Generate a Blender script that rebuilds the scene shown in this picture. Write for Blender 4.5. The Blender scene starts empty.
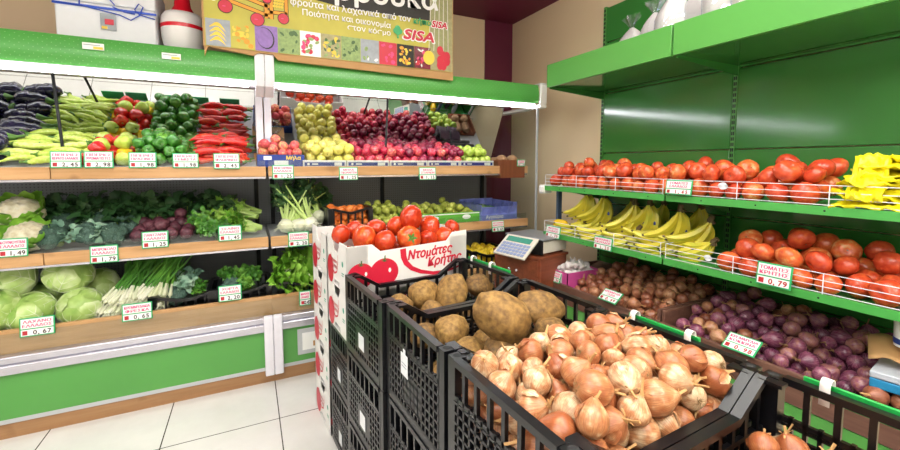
import bpy, math, random
import numpy as np
from mathutils import Vector, Matrix, Euler, noise
PI = math.pi
R = math.radians
scene = bpy.context.scene
COL = scene.collection
random.seed(7)

# ------------------------------------------------------------------ camera
F_PX, PPY, CAMH = 407.0, 195.0, 1.45
PITCH = math.atan((PPY - 163.5) / F_PX)
YAW = math.atan((450 - 248) * math.cos(PITCH) / F_PX)
Fh = Vector((math.sin(YAW), math.cos(YAW), 0)); Rt = Vector((Fh.y, -Fh.x, 0))
F3 = Vector((math.cos(PITCH) * Fh.x, math.cos(PITCH) * Fh.y, -math.sin(PITCH)))
U3 = Vector((math.sin(PITCH) * Fh.x, math.sin(PITCH) * Fh.y, math.cos(PITCH)))

def plane_pt(u, v, ax, val):
    """point of the room plane (axis ax = val) seen at a pixel of the photograph"""
    r = F3 + Rt * ((u - 450) / F_PX) - U3 * ((v - PPY) / F_PX)
    o = Vector((0, 0, CAMH))
    return o + r * ((val - o[ax]) / r[ax])

def xa(u, y):  # X at column u on the plane Y = y
    return y * math.tan(YAW + math.atan((u - 450) / F_PX))

def ya(u, x):  # Y at column u on the plane X = x
    return x / math.tan(YAW + math.atan((u - 450) / F_PX))

cam = bpy.data.cameras.new('camera'); camo = bpy.data.objects.new('camera', cam); COL.objects.link(camo)
cam.sensor_width = 36; cam.lens = F_PX / 900 * 36
cam.shift_y = -(225 - PPY) / 900
cam.clip_start = 0.02
camo.location = (0, 0, CAMH); camo.rotation_euler = (PI / 2 - PITCH, 0, -YAW)
scene.camera = camo

# ------------------------------------------------------------------ materials
def lin(h):
    if isinstance(h, str):
        h = h.lstrip('#'); c = [int(h[i:i + 2], 16) / 255 for i in (0, 2, 4)]
    else:
        c = [v / 255 for v in h]
    return tuple((v / 12.92 if v <= .04045 else ((v + .055) / 1.055) ** 2.4) for v in c) + (1,)

class NT:
    def __init__(s, name):
        s.m = bpy.data.materials.new(name); s.m.use_nodes = True
        s.t = s.m.node_tree; s.b = s.t.nodes['Principled BSDF']
    def n(s, typ, **kw):
        nd = s.t.nodes.new(typ)
        for k, v in kw.items():
            if k.startswith('i_'):
                nd.inputs[k[2:].replace('_', ' ')].default_value = v
            else:
                setattr(nd, k, v)
        return nd
    def l(s, a, b): s.t.links.new(a, b)
    def math(s, op, a, b=None, c=None):
        nd = s.n('ShaderNodeMath', operation=op)
        for i, v in enumerate((a, b, c)):
            if v is None: continue
            if isinstance(v, (int, float)): nd.inputs[i].default_value = v
            else: s.l(v, nd.inputs[i])
        return nd.outputs[0]
    def obj(s): return s.n('ShaderNodeTexCoord').outputs['Object']
    def noise(s, vec, scale, detail=2, rough=.5):
        nd = s.n('ShaderNodeTexNoise'); nd.inputs['Scale'].default_value = scale
        nd.inputs['Detail'].default_value = detail; nd.inputs['Roughness'].default_value = rough
        if vec is not None: s.l(vec, nd.inputs['Vector'])
        return nd.outputs['Fac']
    def ramp(s, fac, stops):
        nd = s.n('ShaderNodeValToRGB'); cr = nd.color_ramp
        while len(cr.elements) < len(stops): cr.elements.new(.5)
        for e, (p, c) in zip(cr.elements, stops): e.position = p; e.color = lin(c)
        s.l(fac, nd.inputs[0]); return nd.outputs[0]
    def mix(s, fac, a, b, mode='MIX'):
        nd = s.n('ShaderNodeMix', data_type='RGBA', blend_type=mode)
        for i, v in ((0, fac), (6, a), (7, b)):
            if isinstance(v, (int, float)): nd.inputs[i].default_value = v
            elif isinstance(v, tuple): nd.inputs[i].default_value = v
            elif isinstance(v, str): nd.inputs[i].default_value = lin(v)
            else: s.l(v, nd.inputs[i])
        return nd.outputs[2]
    def base(s, c):
        if isinstance(c, (str, tuple, list)): s.b.inputs['Base Color'].default_value = lin(c) if not (isinstance(c, tuple) and len(c) == 4) else c
        else: s.l(c, s.b.inputs['Base Color'])
    def bump(s, h, strength=.3, dist=.002):
        nd = s.n('ShaderNodeBump'); nd.inputs['Strength'].default_value = strength; nd.inputs['Distance'].default_value = dist
        s.l(h, nd.inputs['Height']); s.l(nd.outputs[0], s.b.inputs['Normal'])
    def set(s, rough=None, metal=None, spec=None, coat=None, sss=None):
        if rough is not None: s.b.inputs['Roughness'].default_value = rough
        if metal is not None: s.b.inputs['Metallic'].default_value = metal
        if spec is not None: s.b.inputs['Specular IOR Level'].default_value = spec
        if coat is not None: s.b.inputs['Coat Weight'].default_value = coat; s.b.inputs['Coat Roughness'].default_value = .15
        return s.m

M = {}
def flat(name, col, rough=.5, metal=0., spec=.5, coat=None, var=.06, scale=30):
    """a colour with slight mottling"""
    t = NT(name); f = t.noise(t.obj(), scale, 3)
    a = lin(col); d = tuple(min(1, v * (1 - var)) for v in a[:3]) + (1,); u = tuple(min(1, v * (1 + var)) for v in a[:3]) + (1,)
    t.base(t.mix(f, d, u)); M[name] = t.set(rough, metal, spec, coat); return M[name]

REAL = {'banana_skin', 'soil'}
def produce(name, stops, scale=18, rough=.3, coat=0, rnd=.5, stretch=(1, 1, 1), bump=0, detail=3, spec=.5, sss=0):
    """noise driven skin, shifted per object"""
    t = NT(name); o = t.obj()
    info = t.n('ShaderNodeObjectInfo')
    mp = t.n('ShaderNodeMapping'); t.l(o, mp.inputs['Vector']); mp.inputs['Scale'].default_value = stretch
    add = t.n('ShaderNodeVectorMath', operation='ADD'); t.l(mp.outputs[0], add.inputs[0])
    sc = t.math('MULTIPLY', info.outputs['Random'], 9.0)
    cmb = t.n('ShaderNodeCombineXYZ'); t.l(sc, cmb.inputs[0]); t.l(sc, cmb.inputs[1]); t.l(cmb.outputs[0], add.inputs[1])
    f = t.noise(add.outputs[0], scale if name in REAL else scale / 7., detail)
    r = t.math('MULTIPLY', t.math('SUBTRACT', info.outputs['Random'], .5), rnd)
    f2 = t.math('ADD', t.math('MULTIPLY_ADD', f, 1.5, -.25), r)
    t.base(t.ramp(f2, stops))
    if bump: t.bump(f, bump, .003)
    if sss:
        t.b.inputs['Subsurface Weight'].default_value = sss; t.b.inputs['Subsurface Radius'].default_value = (.02, .01, .005); t.b.inputs['Subsurface Scale'].default_value = .3
    M[name] = t.set(rough, 0, spec, coat or None); return M[name]

def streaky(name, stops, streak='#a86a3a', rough=.3, k=9, rnd=.5, coat=.2, bump=.3):
    """dry onion skin: meridian streaks"""
    t = NT(name); o = t.obj(); info = t.n('ShaderNodeObjectInfo')
    sp = t.n('ShaderNodeSeparateXYZ'); t.l(o, sp.inputs[0])
    ang = t.math('ARCTAN2', sp.outputs[1], sp.outputs[0])
    c = t.n('ShaderNodeCombineXYZ')
    t.l(t.math('MULTIPLY', t.math('COSINE', ang), k), c.inputs[0]); t.l(t.math('MULTIPLY', t.math('SINE', ang), k), c.inputs[1])
    t.l(t.math('ADD', t.math('MULTIPLY', sp.outputs[2], .9), t.math('MULTIPLY', info.outputs['Random'], 20.)), c.inputs[2])
    f = t.noise(c.outputs[0], 1.6, 4, .6)
    big = t.noise(o, 1.9, 4)
    rr = t.math('MULTIPLY', t.math('SUBTRACT', info.outputs['Random'], .5), rnd)
    f2 = t.math('ADD', t.math('MULTIPLY_ADD', big, 1.6, -.3), rr)
    colr = t.ramp(f2, stops)
    lines = t.ramp(f, [(.42, '#000000'), (.62, '#ffffff')])
    t.base(t.mix(t.math('MULTIPLY', lines, .5), colr, streak))
    t.bump(f, bump, .002)
    M[name] = t.set(rough, 0, .5, coat); return M[name]

def wood(name, c1, c2, rough=.45, axis=0):
    t = NT(name); o = t.obj(); mp = t.n('ShaderNodeMapping'); s = [30, 30, 30]; s[axis] = 2.5
    mp.inputs['Scale'].default_value = s; t.l(o, mp.inputs[0])
    f = t.noise(mp.outputs[0], 1., 4, .6)
    kn = t.noise(o, 6, 2)
    base = t.ramp(f, [(.3, c2), (.7, c1)])
    t.base(t.mix(t.math('MULTIPLY', t.ramp(kn, [(.66, '#000000'), (.74, '#ffffff')]), .4), base, '#6e4522'))
    t.bump(f, .1, .001); M[name] = t.set(rough); return M[name]

def emit(name, col, s):
    t = NT(name); t.base(col); t.b.inputs['Emission Color'].default_value = lin(col); t.b.inputs['Emission Strength'].default_value = s
    M[name] = t.m

def glass(name, tint='#ffffff', refl=.12):
    t = NT(name); tr = t.n('ShaderNodeBsdfTransparent'); tr.inputs[0].default_value = lin(tint)
    gl = t.n('ShaderNodeBsdfGlossy'); gl.inputs['Roughness'].default_value = .06
    lw = t.n('ShaderNodeLayerWeight'); fr = t.n('ShaderNodeMath', operation='POWER'); t.l(lw.outputs['Facing'], fr.inputs[0]); fr.inputs[1].default_value = 4.
    mx = t.n('ShaderNodeMixShader'); t.l(t.math('MULTIPLY_ADD', fr.outputs[0], .5, refl * .5), mx.inputs[0])
    t.l(tr.outputs[0], mx.inputs[1]); t.l(gl.outputs[0], mx.inputs[2])
    t.l(mx.outputs[0], t.t.nodes['Material Output'].inputs[0]); M[name] = t.m

# setting
flat('tan_wall', '#f0d8b2', .7, var=.03, scale=3)
flat('purple_paint', '#6a1d3a', .6, var=.04, scale=3)
flat('white_paint', '#e8e6e0', .7, var=.03, scale=3)
t = NT('floor_tile'); o = t.obj(); sp = t.n('ShaderNodeSeparateXYZ'); t.l(o, sp.inputs[0])
def grid_line(coord, off, pitch, w):
    a = t.math('ABSOLUTE', t.math('SUBTRACT', t.math('FRACT', t.math('DIVIDE', t.math('ADD', coord, off + 100 * pitch), pitch)), .5))
    return t.math('GREATER_THAN', a, .5 - w / pitch / 2)
g = t.math('MAXIMUM', grid_line(sp.outputs[0], -.112, .565, .006), grid_line(sp.outputs[1], -2.42, .565, .006))
marb = t.ramp(t.noise(o, 2.2, 6, .65), [(.3, '#dedcd8'), (.7, '#edebe8')])
t.base(t.mix(g, marb, '#4a463f')); M['floor_tile'] = t.set(.16)
# fixtures
t = NT('green_fascia'); o = t.obj(); sp = t.n('ShaderNodeSeparateXYZ'); t.l(o, sp.inputs[0])
def cell(c, p): return t.math('SUBTRACT', t.math('FRACT', t.math('ADD', t.math('DIVIDE', c, p), 50.)), .5)
row = t.math('FLOOR', t.math('DIVIDE', sp.outputs[2], .016))
xs = t.math('ADD', sp.outputs[0], t.math('MULTIPLY', row, .0175))
dx = t.math('MULTIPLY', cell(xs, .035), .035); dz = t.math('MULTIPLY', cell(sp.outputs[2], .016), .016)
d2 = t.math('ADD', t.math('POWER', dx, 2.), t.math('POWER', dz, 2.))
dots = t.math('LESS_THAN', d2, .0021 ** 2)
t.base(t.mix(dots, '#50a048', '#86c07c')); M['green_fascia'] = t.set(.3)
flat('green_metal', '#549a48', .28, var=.05, scale=4)
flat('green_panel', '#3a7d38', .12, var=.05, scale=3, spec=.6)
flat('green_valance', '#589e4a', .3, var=.05, scale=3)
flat('green_lip', '#4ba24c', .35)
flat('green_plastic', '#1f9c46', .3)
flat('aluminium', '#c9c8d2', .25, metal=.75, var=.05)
flat('white_metal', '#e7e5ee', .35)
flat('light_grey', '#b9bcc0', .5)
flat('dark_slot', '#15171a', .7)
flat('black_plastic', '#0d0e12', .30, var=.25, scale=18)
flat('post_blue', '#4a5a72', .4)
t = NT('perforated_back'); o = t.obj(); sp = t.n('ShaderNodeSeparateXYZ'); t.l(o, sp.inputs[0])
ddx = t.math('MULTIPLY', cell(sp.outputs[0], .02), .02); ddz = t.math('MULTIPLY', cell(sp.outputs[2], .02), .02)
dd = t.math('LESS_THAN', t.math('ADD', t.math('POWER', ddx, 2.), t.math('POWER', ddz, 2.)), .004 ** 2)
t.base(t.mix(dd, '#7e8288', '#54585e')); M['perforated_back'] = t.set(.45)
wood('wood_tan', '#cfa272', '#b48754')
wood('wood_kick', '#a98058', '#966c46')
wood('wood_bin', '#7a5647', '#5e3f34', axis=1)
wood('wood_chest', '#8f4a2e', '#743820', axis=0)
wood('wood_box', '#82492c', '#6c3a22', axis=2)
emit('tube_light', '#fbfbff', 25.0)
glass('acrylic', '#f4f7f6', .10); glass('clear_glass', '#f3f6f5', .07); glass('film', '#e9eef6', .22)
t = NT('mirror'); t.base('#dcdfe0'); M['mirror'] = t.set(.02, 1.)
# cards, cartons
flat('tag_green', '#2aa866', .4); flat('tag_white', '#f1f2f0', .5, var=.02); flat('ink_pink', '#e0457f', .5); flat('ink_red', '#b3202c', .5); flat('ink_dark', '#3a2c33', .5)
flat('card_white', '#eceae8', .5, var=.03); flat('print_red', '#cc1f3c', .4); flat('print_green', '#4b6a3c', .5); flat('print_teal', '#4aa58c', .5); flat('print_blue', '#1f3a8c', .4)
flat('card_brown', '#b98f5e', .75); flat('card_pink', '#cf4f9a', .5); flat('card_green', '#5fae3a', .5); flat('blue_film_print', '#7c86cc', .3, var=.4, scale=14)
flat('styrofoam', '#eceff4', .55, var=.03); flat('ribbon_blue', '#2451c8', .35); flat('red_plastic', '#d3182a', .25); flat('white_plastic', '#f2f0ee', .3, var=.02)
flat('yellow_print', '#c2b94c', .5, var=.25, scale=6); flat('night_print', '#26231f', .5, var=.4, scale=12); flat('white_print', '#fdfdfd', .5, var=.01); flat('orange_print', '#eaa030', .5); flat('grey_print', '#9fa6ae', .5, var=.3, scale=25)
flat('violet_print', '#8f6fb4', .5, var=.3, scale=50); flat('straw_print', '#a8a074', .5, var=.4, scale=40); flat('line_black', '#1a1512', .5); flat('yellow_fruit_print', '#f0cf4a', .5); flat('leaf_print', '#8fa868', .5, var=.5, scale=60)
flat('pale_card', '#c9bdae', .7)
flat('rice_white', '#dccfc4', .6, var=.08, scale=90)
flat('bag_yellow', '#f7ea1e', .4, var=.06)
flat('scale_grey', '#8f9298', .35, metal=.4); flat('scale_cream', '#d8d2c4', .45); flat('lcd_green', '#3f8f7c', .2); flat('key_blue', '#8c9cc4', .4); flat('tray_black', '#202226', .3)
flat('pack_blue', '#2a86b8', .35); flat('pack_grey', '#b9bfca', .35); flat('paper_tag', '#dfe2e6', .5)
# produce
produce('tomato_red', [(0, '#ac2a14'), (.45, '#c23a18'), (.8, '#d0521e'), (1, '#dc803c')], 14, .22, .12, .5, sss=.05)
produce('tomato_shelf', [(0, '#b53a24'), (.45, '#cc4e2c'), (.8, '#dc7038'), (1, '#dda068')], 14, .26, .1, .6)
flat('calyx', '#4f7a2a', .5)
flat('stem_brown', '#6b4a2a', .6)
produce('potato_skin', [(0, '#46331a'), (.35, '#6e5028'), (.6, '#8a6836'), (1, '#aa8648')], 26, .7, 0, .35, bump=.7, detail=7)
streaky('onion_gold', [(0, '#9c5632'), (.35, '#b57348'), (.65, '#c48c60'), (1, '#e6cba4')], '#7a3e24', .32, k=9, rnd=.9)
streaky('onion_brown', [(0, '#824630'), (.4, '#a4664a'), (.7, '#b87e5a'), (1, '#cc9c74')], '#7a4030', .32, k=9, rnd=.9)
streaky('onion_red', [(0, '#4e1838'), (.4, '#6a2448'), (.7, '#84405a'), (1, '#a06a58')], '#a87888', .25, k=9, rnd=1.0)
flat('onion_dry', '#b98f5c', .75, var=.3, scale=60); flat('onion_dry_dark', '#8f6a48', .8, var=.3, scale=60); flat('root_hair', '#8f734c', .8, var=.2)
produce('apple_red', [(0, '#8a1530'), (.35, '#b32040'), (.6, '#cc3a50'), (.85, '#dd7a68'), (1, '#e6b070')], 30, .22, .2, .5, stretch=(1, 1, .35), detail=4)
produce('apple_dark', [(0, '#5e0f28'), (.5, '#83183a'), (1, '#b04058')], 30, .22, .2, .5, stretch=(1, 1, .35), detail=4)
produce('apple_yellow', [(0, '#c3c04a'), (.5, '#dcd468'), (1, '#ece38c')], 14, .28, .1, .4)
produce('apple_green', [(0, '#8fb03a'), (.5, '#b0c850'), (1, '#ccd878')], 14, .25, .1, .4)
produce('nectarine', [(0, '#b52a3a'), (.45, '#d4505a'), (.7, '#e08a68'), (1, '#ecca80')], 22, .35, 0, .5)
produce('pear_green', [(0, '#8c9a3a'), (.5, '#a8b448'), (1, '#c6c862')], 20, .4, 0, .5)
produce('lemon_skin', [(0, '#e0b81a'), (.5, '#f0cf2c'), (1, '#f6de5a')], 25, .35, 0, .4, bump=.3)
produce('orange_skin', [(0, '#d0602a'), (.5, '#e57a30'), (1, '#f09a50')], 25, .4, 0, .4, bump=.3)
produce('eggplant_skin', [(0, '#12122a'), (.6, '#1d1c38'), (1, '#38304c')], 6, .14, .5, .3)
produce('pepper_lime', [(0, '#a4c040'), (.5, '#c2d85c'), (1, '#e2ea90')], 10, .22, .2, .5)
produce('pepper_green', [(0, '#2c6420'), (.5, '#3f8428'), (1, '#74a83c')], 9, .2, .3, .5)
produce('pepper_red', [(0, '#b81820'), (.6, '#d8281e'), (1, '#ea5a28')], 8, .16, .4, .5)
produce('pepper_yellow', [(0, '#e6a81a'), (.5, '#f2c420'), (1, '#f6dc40')], 8, .18, .4, .4)
produce('beet_skin', [(0, '#34141f'), (.5, '#552534'), (1, '#7e4c56')], 22, .5, 0, .5, bump=.3)
produce('leaf_green', [(0, '#2c5c1c'), (.5, '#4c8a2c'), (1, '#86b848')], 14, .45, 0, .5)
produce('leaf_lettuce', [(0, '#5c9c2c'), (.5, '#88c040'), (1, '#bce070')], 14, .4, 0, .4)
produce('leaf_dark', [(0, '#1c3c1c'), (.5, '#2f5a2c'), (1, '#5a7e4a')], 14, .5, 0, .5)
produce('leaf_blue', [(0, '#4c7464'), (.5, '#7ea68e'), (1, '#b4ccb4')], 14, .5, 0, .5)
produce('celery_stalk', [(0, '#8cb448'), (.5, '#b4d070'), (1, '#dce8b0')], 8, .35, 0, .4, stretch=(1, 1, .2))
produce('white_stalk', [(0, '#c8d49c'), (.5, '#e8ead0'), (1, '#f6f4ea')], 12, .4, 0, .3)
produce('cabbage_leaf', [(0, '#7ea848'), (.45, '#a8c86c'), (.75, '#c6dc94'), (1, '#e0ecc0')], 9, .4, 0, .4, detail=5, bump=.2)
flat('cabbage_vein', '#dfeac4', .4)
produce('cauliflower_curd', [(0, '#c8b890'), (.5, '#e4dcc0'), (1, '#f0ecdc')], 30, .6, 0, .2, bump=.6)
produce('broccoli_curd', [(0, '#243c30'), (.5, '#3c5a4c'), (1, '#68847c')], 90, .7, 0, .5, bump=1., detail=5)
produce('garlic_skin', [(0, '#e0d2d6'), (.5, '#f2ecea'), (1, '#fbf8f4')], 20, .5, 0, .3)
produce('banana_skin', [(0, '#b8b030'), (.4, '#d8c83a'), (.75, '#e8d848'), (1, '#c0c848')], 7, .35, 0, .6)
flat('banana_tip', '#5a4a2a', .7)
produce('kiwi_skin', [(0, '#6a4c34'), (.5, '#8a6848'), (1, '#a88860')], 40, .85, 0, .4, bump=.4)
produce('cucumber_skin', [(0, '#1e4a20'), (.6, '#34702c'), (1, '#5a8a3c')], 15, .35, 0, .5)
produce('soil', [(0, '#2c2018'), (1, '#4a3626')], 40, .9)

# ------------------------------------------------------------------ mesh builder
class MB:
    def __init__(s): s.v = []; s.f = []; s.mi = []
    def add(s, vs, fs, mi=0, M_=None):
        k = len(s.v)
        if M_ is not None: vs = [M_ @ Vector(v) for v in vs]
        s.v += [tuple(v) for v in vs]; s.f += [[i + k for i in f] for f in fs]; s.mi += [mi] * len(fs)
        return s
    def box(s, x0, x1, y0, y1, z0, z1, mi=0, M_=None):
        vs = [(x, y, z) for z in (z0, z1) for y in (y0, y1) for x in (x0, x1)]
        return s.add(vs, [(0, 2, 3, 1), (4, 5, 7, 6), (0, 1, 5, 4), (2, 6, 7, 3), (0, 4, 6, 2), (1, 3, 7, 5)], mi, M_)
    def prism(s, poly, y0, y1, mi=0, M_=None):  # poly in XZ, CCW seen from -Y
        n = len(poly)
        vs = [(x, y0, z) for x, z in poly] + [(x, y1, z) for x, z in poly]
        fs = [tuple(range(n)), tuple(range(2 * n - 1, n - 1, -1))] + [(i, i + n, (i + 1) % n + n, (i + 1) % n) for i in range(n)]
        return s.add(vs, fs, mi, M_)
    def grid(s, P, mi=0, closed_u=False, M_=None):  # P[i][j]
        nu, nv = len(P), len(P[0]); vs = [p for row in P for p in row]
        fs = [(i * nv + j, ((i + 1) % nu) * nv + j, ((i + 1) % nu) * nv + j + 1, i * nv + j + 1) for i in range(nu if closed_u else nu - 1) for j in range(nv - 1)]
        return s.add(vs, fs, mi, M_)
    def ball(s, nu, nv, fn, mi=0, M_=None):
        """closed surface; fn(unit dir) -> point"""
        vs = [fn(Vector((0, 0, -1)))]
        for j in range(1, nv):
            ph = -PI / 2 + PI * j / nv
            for i in range(nu):
                a = 2 * PI * i / nu
                vs.append(fn(Vector((math.cos(a) * math.cos(ph), math.sin(a) * math.cos(ph), math.sin(ph)))))
        vs.append(fn(Vector((0, 0, 1))))
        fs = [(0, 1 + (i + 1) % nu, 1 + i) for i in range(nu)]
        for j in range(nv - 2):
            for i in range(nu):
                a = 1 + j * nu; fs.append((a + i, a + (i + 1) % nu, a + nu + (i + 1) % nu, a + nu + i))
        a = 1 + (nv - 2) * nu; fs += [(a + i, a + (i + 1) % nu, len(vs) - 1) for i in range(nu)]
        return s.add(vs, fs, mi, M_)
    def tube(s, pts, r, n=8, mi=0, M_=None, flatk=1.):
        pts = [Vector(p) for p in pts]; m = len(pts)
        if not hasattr(r, '__len__'): r = [r] * m
        vs = []; up = None
        for i, p in enumerate(pts):
            d = (pts[min(i + 1, m - 1)] - pts[max(i - 1, 0)]).normalized()
            if up is None: up = Vector((0, 0, 1)) if abs(d.z) < .9 else Vector((1, 0, 0))
            a = d.cross(up).normalized(); up = a.cross(d).normalized()
            for k in range(n):
                t_ = 2 * PI * k / n; vs.append(p + a * (math.cos(t_) * r[i]) + up * (math.sin(t_) * r[i] * flatk))
        fs = [(i * n + k, i * n + (k + 1) % n, (i + 1) * n + (k + 1) % n, (i + 1) * n + k) for i in range(m - 1) for k in range(n)]
        fs += [tuple(range(n))[::-1], tuple((m - 1) * n + k for k in range(n))]
        return s.add(vs, fs, mi, M_)
    def disc(s, c, r, n=20, mi=0, ry=None, M_=None, rot=0):  # flat in XZ facing -Y
        ry = ry or r; vs = []
        for k in range(n):
            a = 2 * PI * k / n; x, z = math.cos(a) * r, math.sin(a) * ry
            vs.append((c[0] + x * math.cos(rot) - z * math.sin(rot), c[1], c[2] + x * math.sin(rot) + z * math.cos(rot)))
        return s.add(vs, [tuple(range(n))], mi, M_)
    def poly(s, pts, y, mi=0, M_=None):
        return s.add([(x, y, z) for x, z in pts], [tuple(range(len(pts)))], mi, M_)
    def mesh(s, name, mats, smooth=True, ang=35):
        me = bpy.data.meshes.new(name); me.from_pydata(s.v, [], s.f)
        for m in mats: me.materials.append(M[m] if isinstance(m, str) else m)
        me.polygons.foreach_set('material_index', s.mi)
        if smooth:
            me.polygons.foreach_set('use_smooth', [True] * len(me.polygons)); me.set_sharp_from_angle(angle=R(ang))
        me.update(); return me
    def build(s, name, mats, parent=None, smooth=True, bevel=0, ang=35):
        if isinstance(mats, str): mats = [mats]
        o = bpy.data.objects.new(name, s.mesh(name, mats, smooth, ang)); COL.objects.link(o)
        if parent is not None: o.parent = parent
        if bevel:
            b = o.modifiers.new('bevel', 'BEVEL'); b.width = bevel; b.segments = 2; b.limit_method = 'ANGLE'
        return o

def tag(o, label=None, cat=None, group=None, kind=None):
    if label: o['label'] = label
    if cat: o['category'] = cat
    if group: o['group'] = group
    if kind: o['kind'] = kind
    return o
def empty(name, loc=(0, 0, 0), rz=0):
    o = bpy.data.objects.new(name, None); o.empty_display_size = .02; COL.objects.link(o); o.location = loc; o.rotation_euler = (0, 0, rz); return o
def mobj(name, mesh, parent=None, loc=(0, 0, 0), rot=(0, 0, 0), sc=1):
    o = bpy.data.objects.new(name, mesh); COL.objects.link(o)
    o.parent = parent; o.location = loc; o.rotation_euler = rot; o.scale = (sc, sc, sc) if not hasattr(sc, '__len__') else sc
    return o
def spawn(name, proto, loc, rot=(0, 0, 0), sc=1, label=None, cat=None, group=None, subs=True):
    """proto = (mesh, [(part name, mesh)...])"""
    o = mobj(name, proto[0], None, loc, rot, sc); tag(o, label, cat, group)
    if subs:
        for pn, pm in proto[1]: mobj(pn, pm, o)
    return o
def rrot(): return Euler((random.uniform(0, 6.28), random.uniform(0, 6.28), random.uniform(0, 6.28)))
def tilt(az, inc, spin=0):
    """local +Z turned to azimuth az, inclined inc from vertical"""
    q = Matrix.Rotation(az, 3, 'Z') @ Matrix.Rotation(inc, 3, 'Y') @ Matrix.Rotation(spin, 3, 'Z')
    return q.to_euler()

_tc = {}
def text_vf(s, size, shear=0, bold=0, align='LEFT'):
    key = (s, size, shear, bold, align)
    if key not in _tc:
        cu = bpy.data.curves.new('t', 'FONT'); cu.body = s; cu.size = size; cu.shear = shear; cu.offset = bold; cu.align_x = align; cu.resolution_u = 3
        ob = bpy.data.objects.new('t', cu); COL.objects.link(ob)
        bpy.context.view_layer.update()
        dg = bpy.context.evaluated_depsgraph_get(); me = bpy.data.meshes.new_from_object(ob.evaluated_get(dg))
        _tc[key] = ([tuple(v.co) for v in me.vertices], [tuple(p.vertices) for p in me.polygons])
        bpy.data.objects.remove(ob); bpy.data.curves.remove(cu); bpy.data.meshes.remove(me)
    return _tc[key]
def put_text(mb, s, x, y, z, size, mi, M_=None, bold=0, **kw):  # upright text facing -Y
    vs, fs = text_vf(s, size, **kw)
    for q, (a, b) in enumerate(((0, 0), (bold, 0), (-bold, 0), (0, bold), (0, -bold)) if bold else ((0, 0),)):
        mb.add([(x + v[0] + a, y - q * .00004, z + v[1] + b) for v in vs], fs, mi, M_)

# ------------------------------------------------------------------ heaps
def pack(n, x0, x1, y0, y1, fl, r0, r1, seed, top=None, iters=260):
    """settle n balls in a box over the floor function fl(x, y); returns x,y,z,r rows"""
    rng = np.random.RandomState(seed)
    r = rng.uniform(r0, r1, n)
    p = np.stack([rng.uniform(x0 + r1, x1 - r1, n), rng.uniform(y0 + r1, y1 - r1, n), np.zeros(n)], 1)
    p[:, 2] = fl(p[:, 0], p[:, 1]) + rng.uniform(r1, r1 * 7, n)
    S = r[:, None] + r[None, :]
    for it in range(iters):
        p[:, 2] -= .004 if it < iters - 60 else .0012
        for k in range(3):
            d = p[:, None, :] - p[None, :, :]; L = np.sqrt((d ** 2).sum(2)) + 1e-9
            o_ = np.clip(S - L, 0, None); np.fill_diagonal(o_, 0)
            mv = (d / L[:, :, None] * (o_ * .5)[:, :, None]).sum(1)
            nm = np.linalg.norm(mv, axis=1)[:, None]; mv *= np.minimum(1, .02 / (nm + 1e-9))
            p += mv * .8
            p[:, 0] = np.clip(p[:, 0], x0 + r, x1 - r); p[:, 1] = np.clip(p[:, 1], y0 + r, y1 - r)
            p[:, 2] = np.maximum(p[:, 2], fl(p[:, 0], p[:, 1]) + r)
    return [(float(a[0]), float(a[1]), float(a[2]), float(q)) for a, q in zip(p, r)]

# ------------------------------------------------------------------ produce prototypes (unit radius 1)
def nz(d, k, s=0): return noise.noise(d * k + Vector((s, s * 1.7, s * .3)))
def p_tomato(seed, mat, lobes=5, calyx=False):
    mb = MB(); ph = seed * 1.3
    def fn(d):
        a = math.atan2(d.y, d.x); c = math.sqrt(max(0, 1 - d.z * d.z))
        k = 1 + .035 * math.cos(lobes * a + ph) * (c ** .7) * max(0, d.z + .5) + .05 * nz(d, 1.1, seed)
        z = d.z * .82 - .2 * math.exp(-(c / .28) ** 2) * (1 if d.z > 0 else .25)
        return Vector((d.x * k, d.y * k, z))
    mb.ball(24, 16, fn)
    mb.ball(8, 4, lambda d: Vector((d.x * .09, d.y * .09, .63 + d.z * .02)), 1)
    me = mb.mesh('tomato', [mat, 'stem_brown'], ang=60)
    subs = []
    if calyx:
        c = MB()
        for i in range(5):
            a = i * 2 * PI / 5 + seed; P = []
            for j in range(6):
                t_ = j / 5; rr = t_ * .5; w = .1 * math.sin(PI * min(1, t_ * .85 + .15)) ** .8
                zz = .66 + .16 * t_ - .1 * t_ * t_
                P.append([(math.cos(a) * rr - math.sin(a) * w, math.sin(a) * rr + math.cos(a) * w, zz), (math.cos(a) * rr + math.sin(a) * w, math.sin(a) * rr - math.cos(a) * w, zz)])
            c.grid(P)
        c.tube([(0, 0, .62), (.03, 0, .78), (.08, .02, .9)], [.05, .045, .06], 6)
        subs.append(('calyx', c.mesh('calyx', ['calyx'])))
    return (me, subs)
def p_apple(seed, mat, sq=.9):
    mb = MB()
    def fn(d):
        c = math.sqrt(max(0, 1 - d.z * d.z)); a = math.atan2(d.y, d.x)
        k = 1 + .03 * math.cos(5 * a + seed) * (1 if d.z < -.3 else .2) + .03 * nz(d, 1, seed)
        k *= 1 + .05 * d.z
        z = d.z * sq - .28 * math.exp(-(c / .25) ** 2) * (1 if d.z > 0 else -.6)
        return Vector((d.x * k, d.y * k, z))
    mb.ball(18, 12, fn)
    mb.tube([(0, 0, .58), (.02, .02, .8), (.08, .02, 1.0)], .035, 5, 1)
    return (mb.mesh('apple', [mat, 'stem_brown'], ang=60), [])
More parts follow.
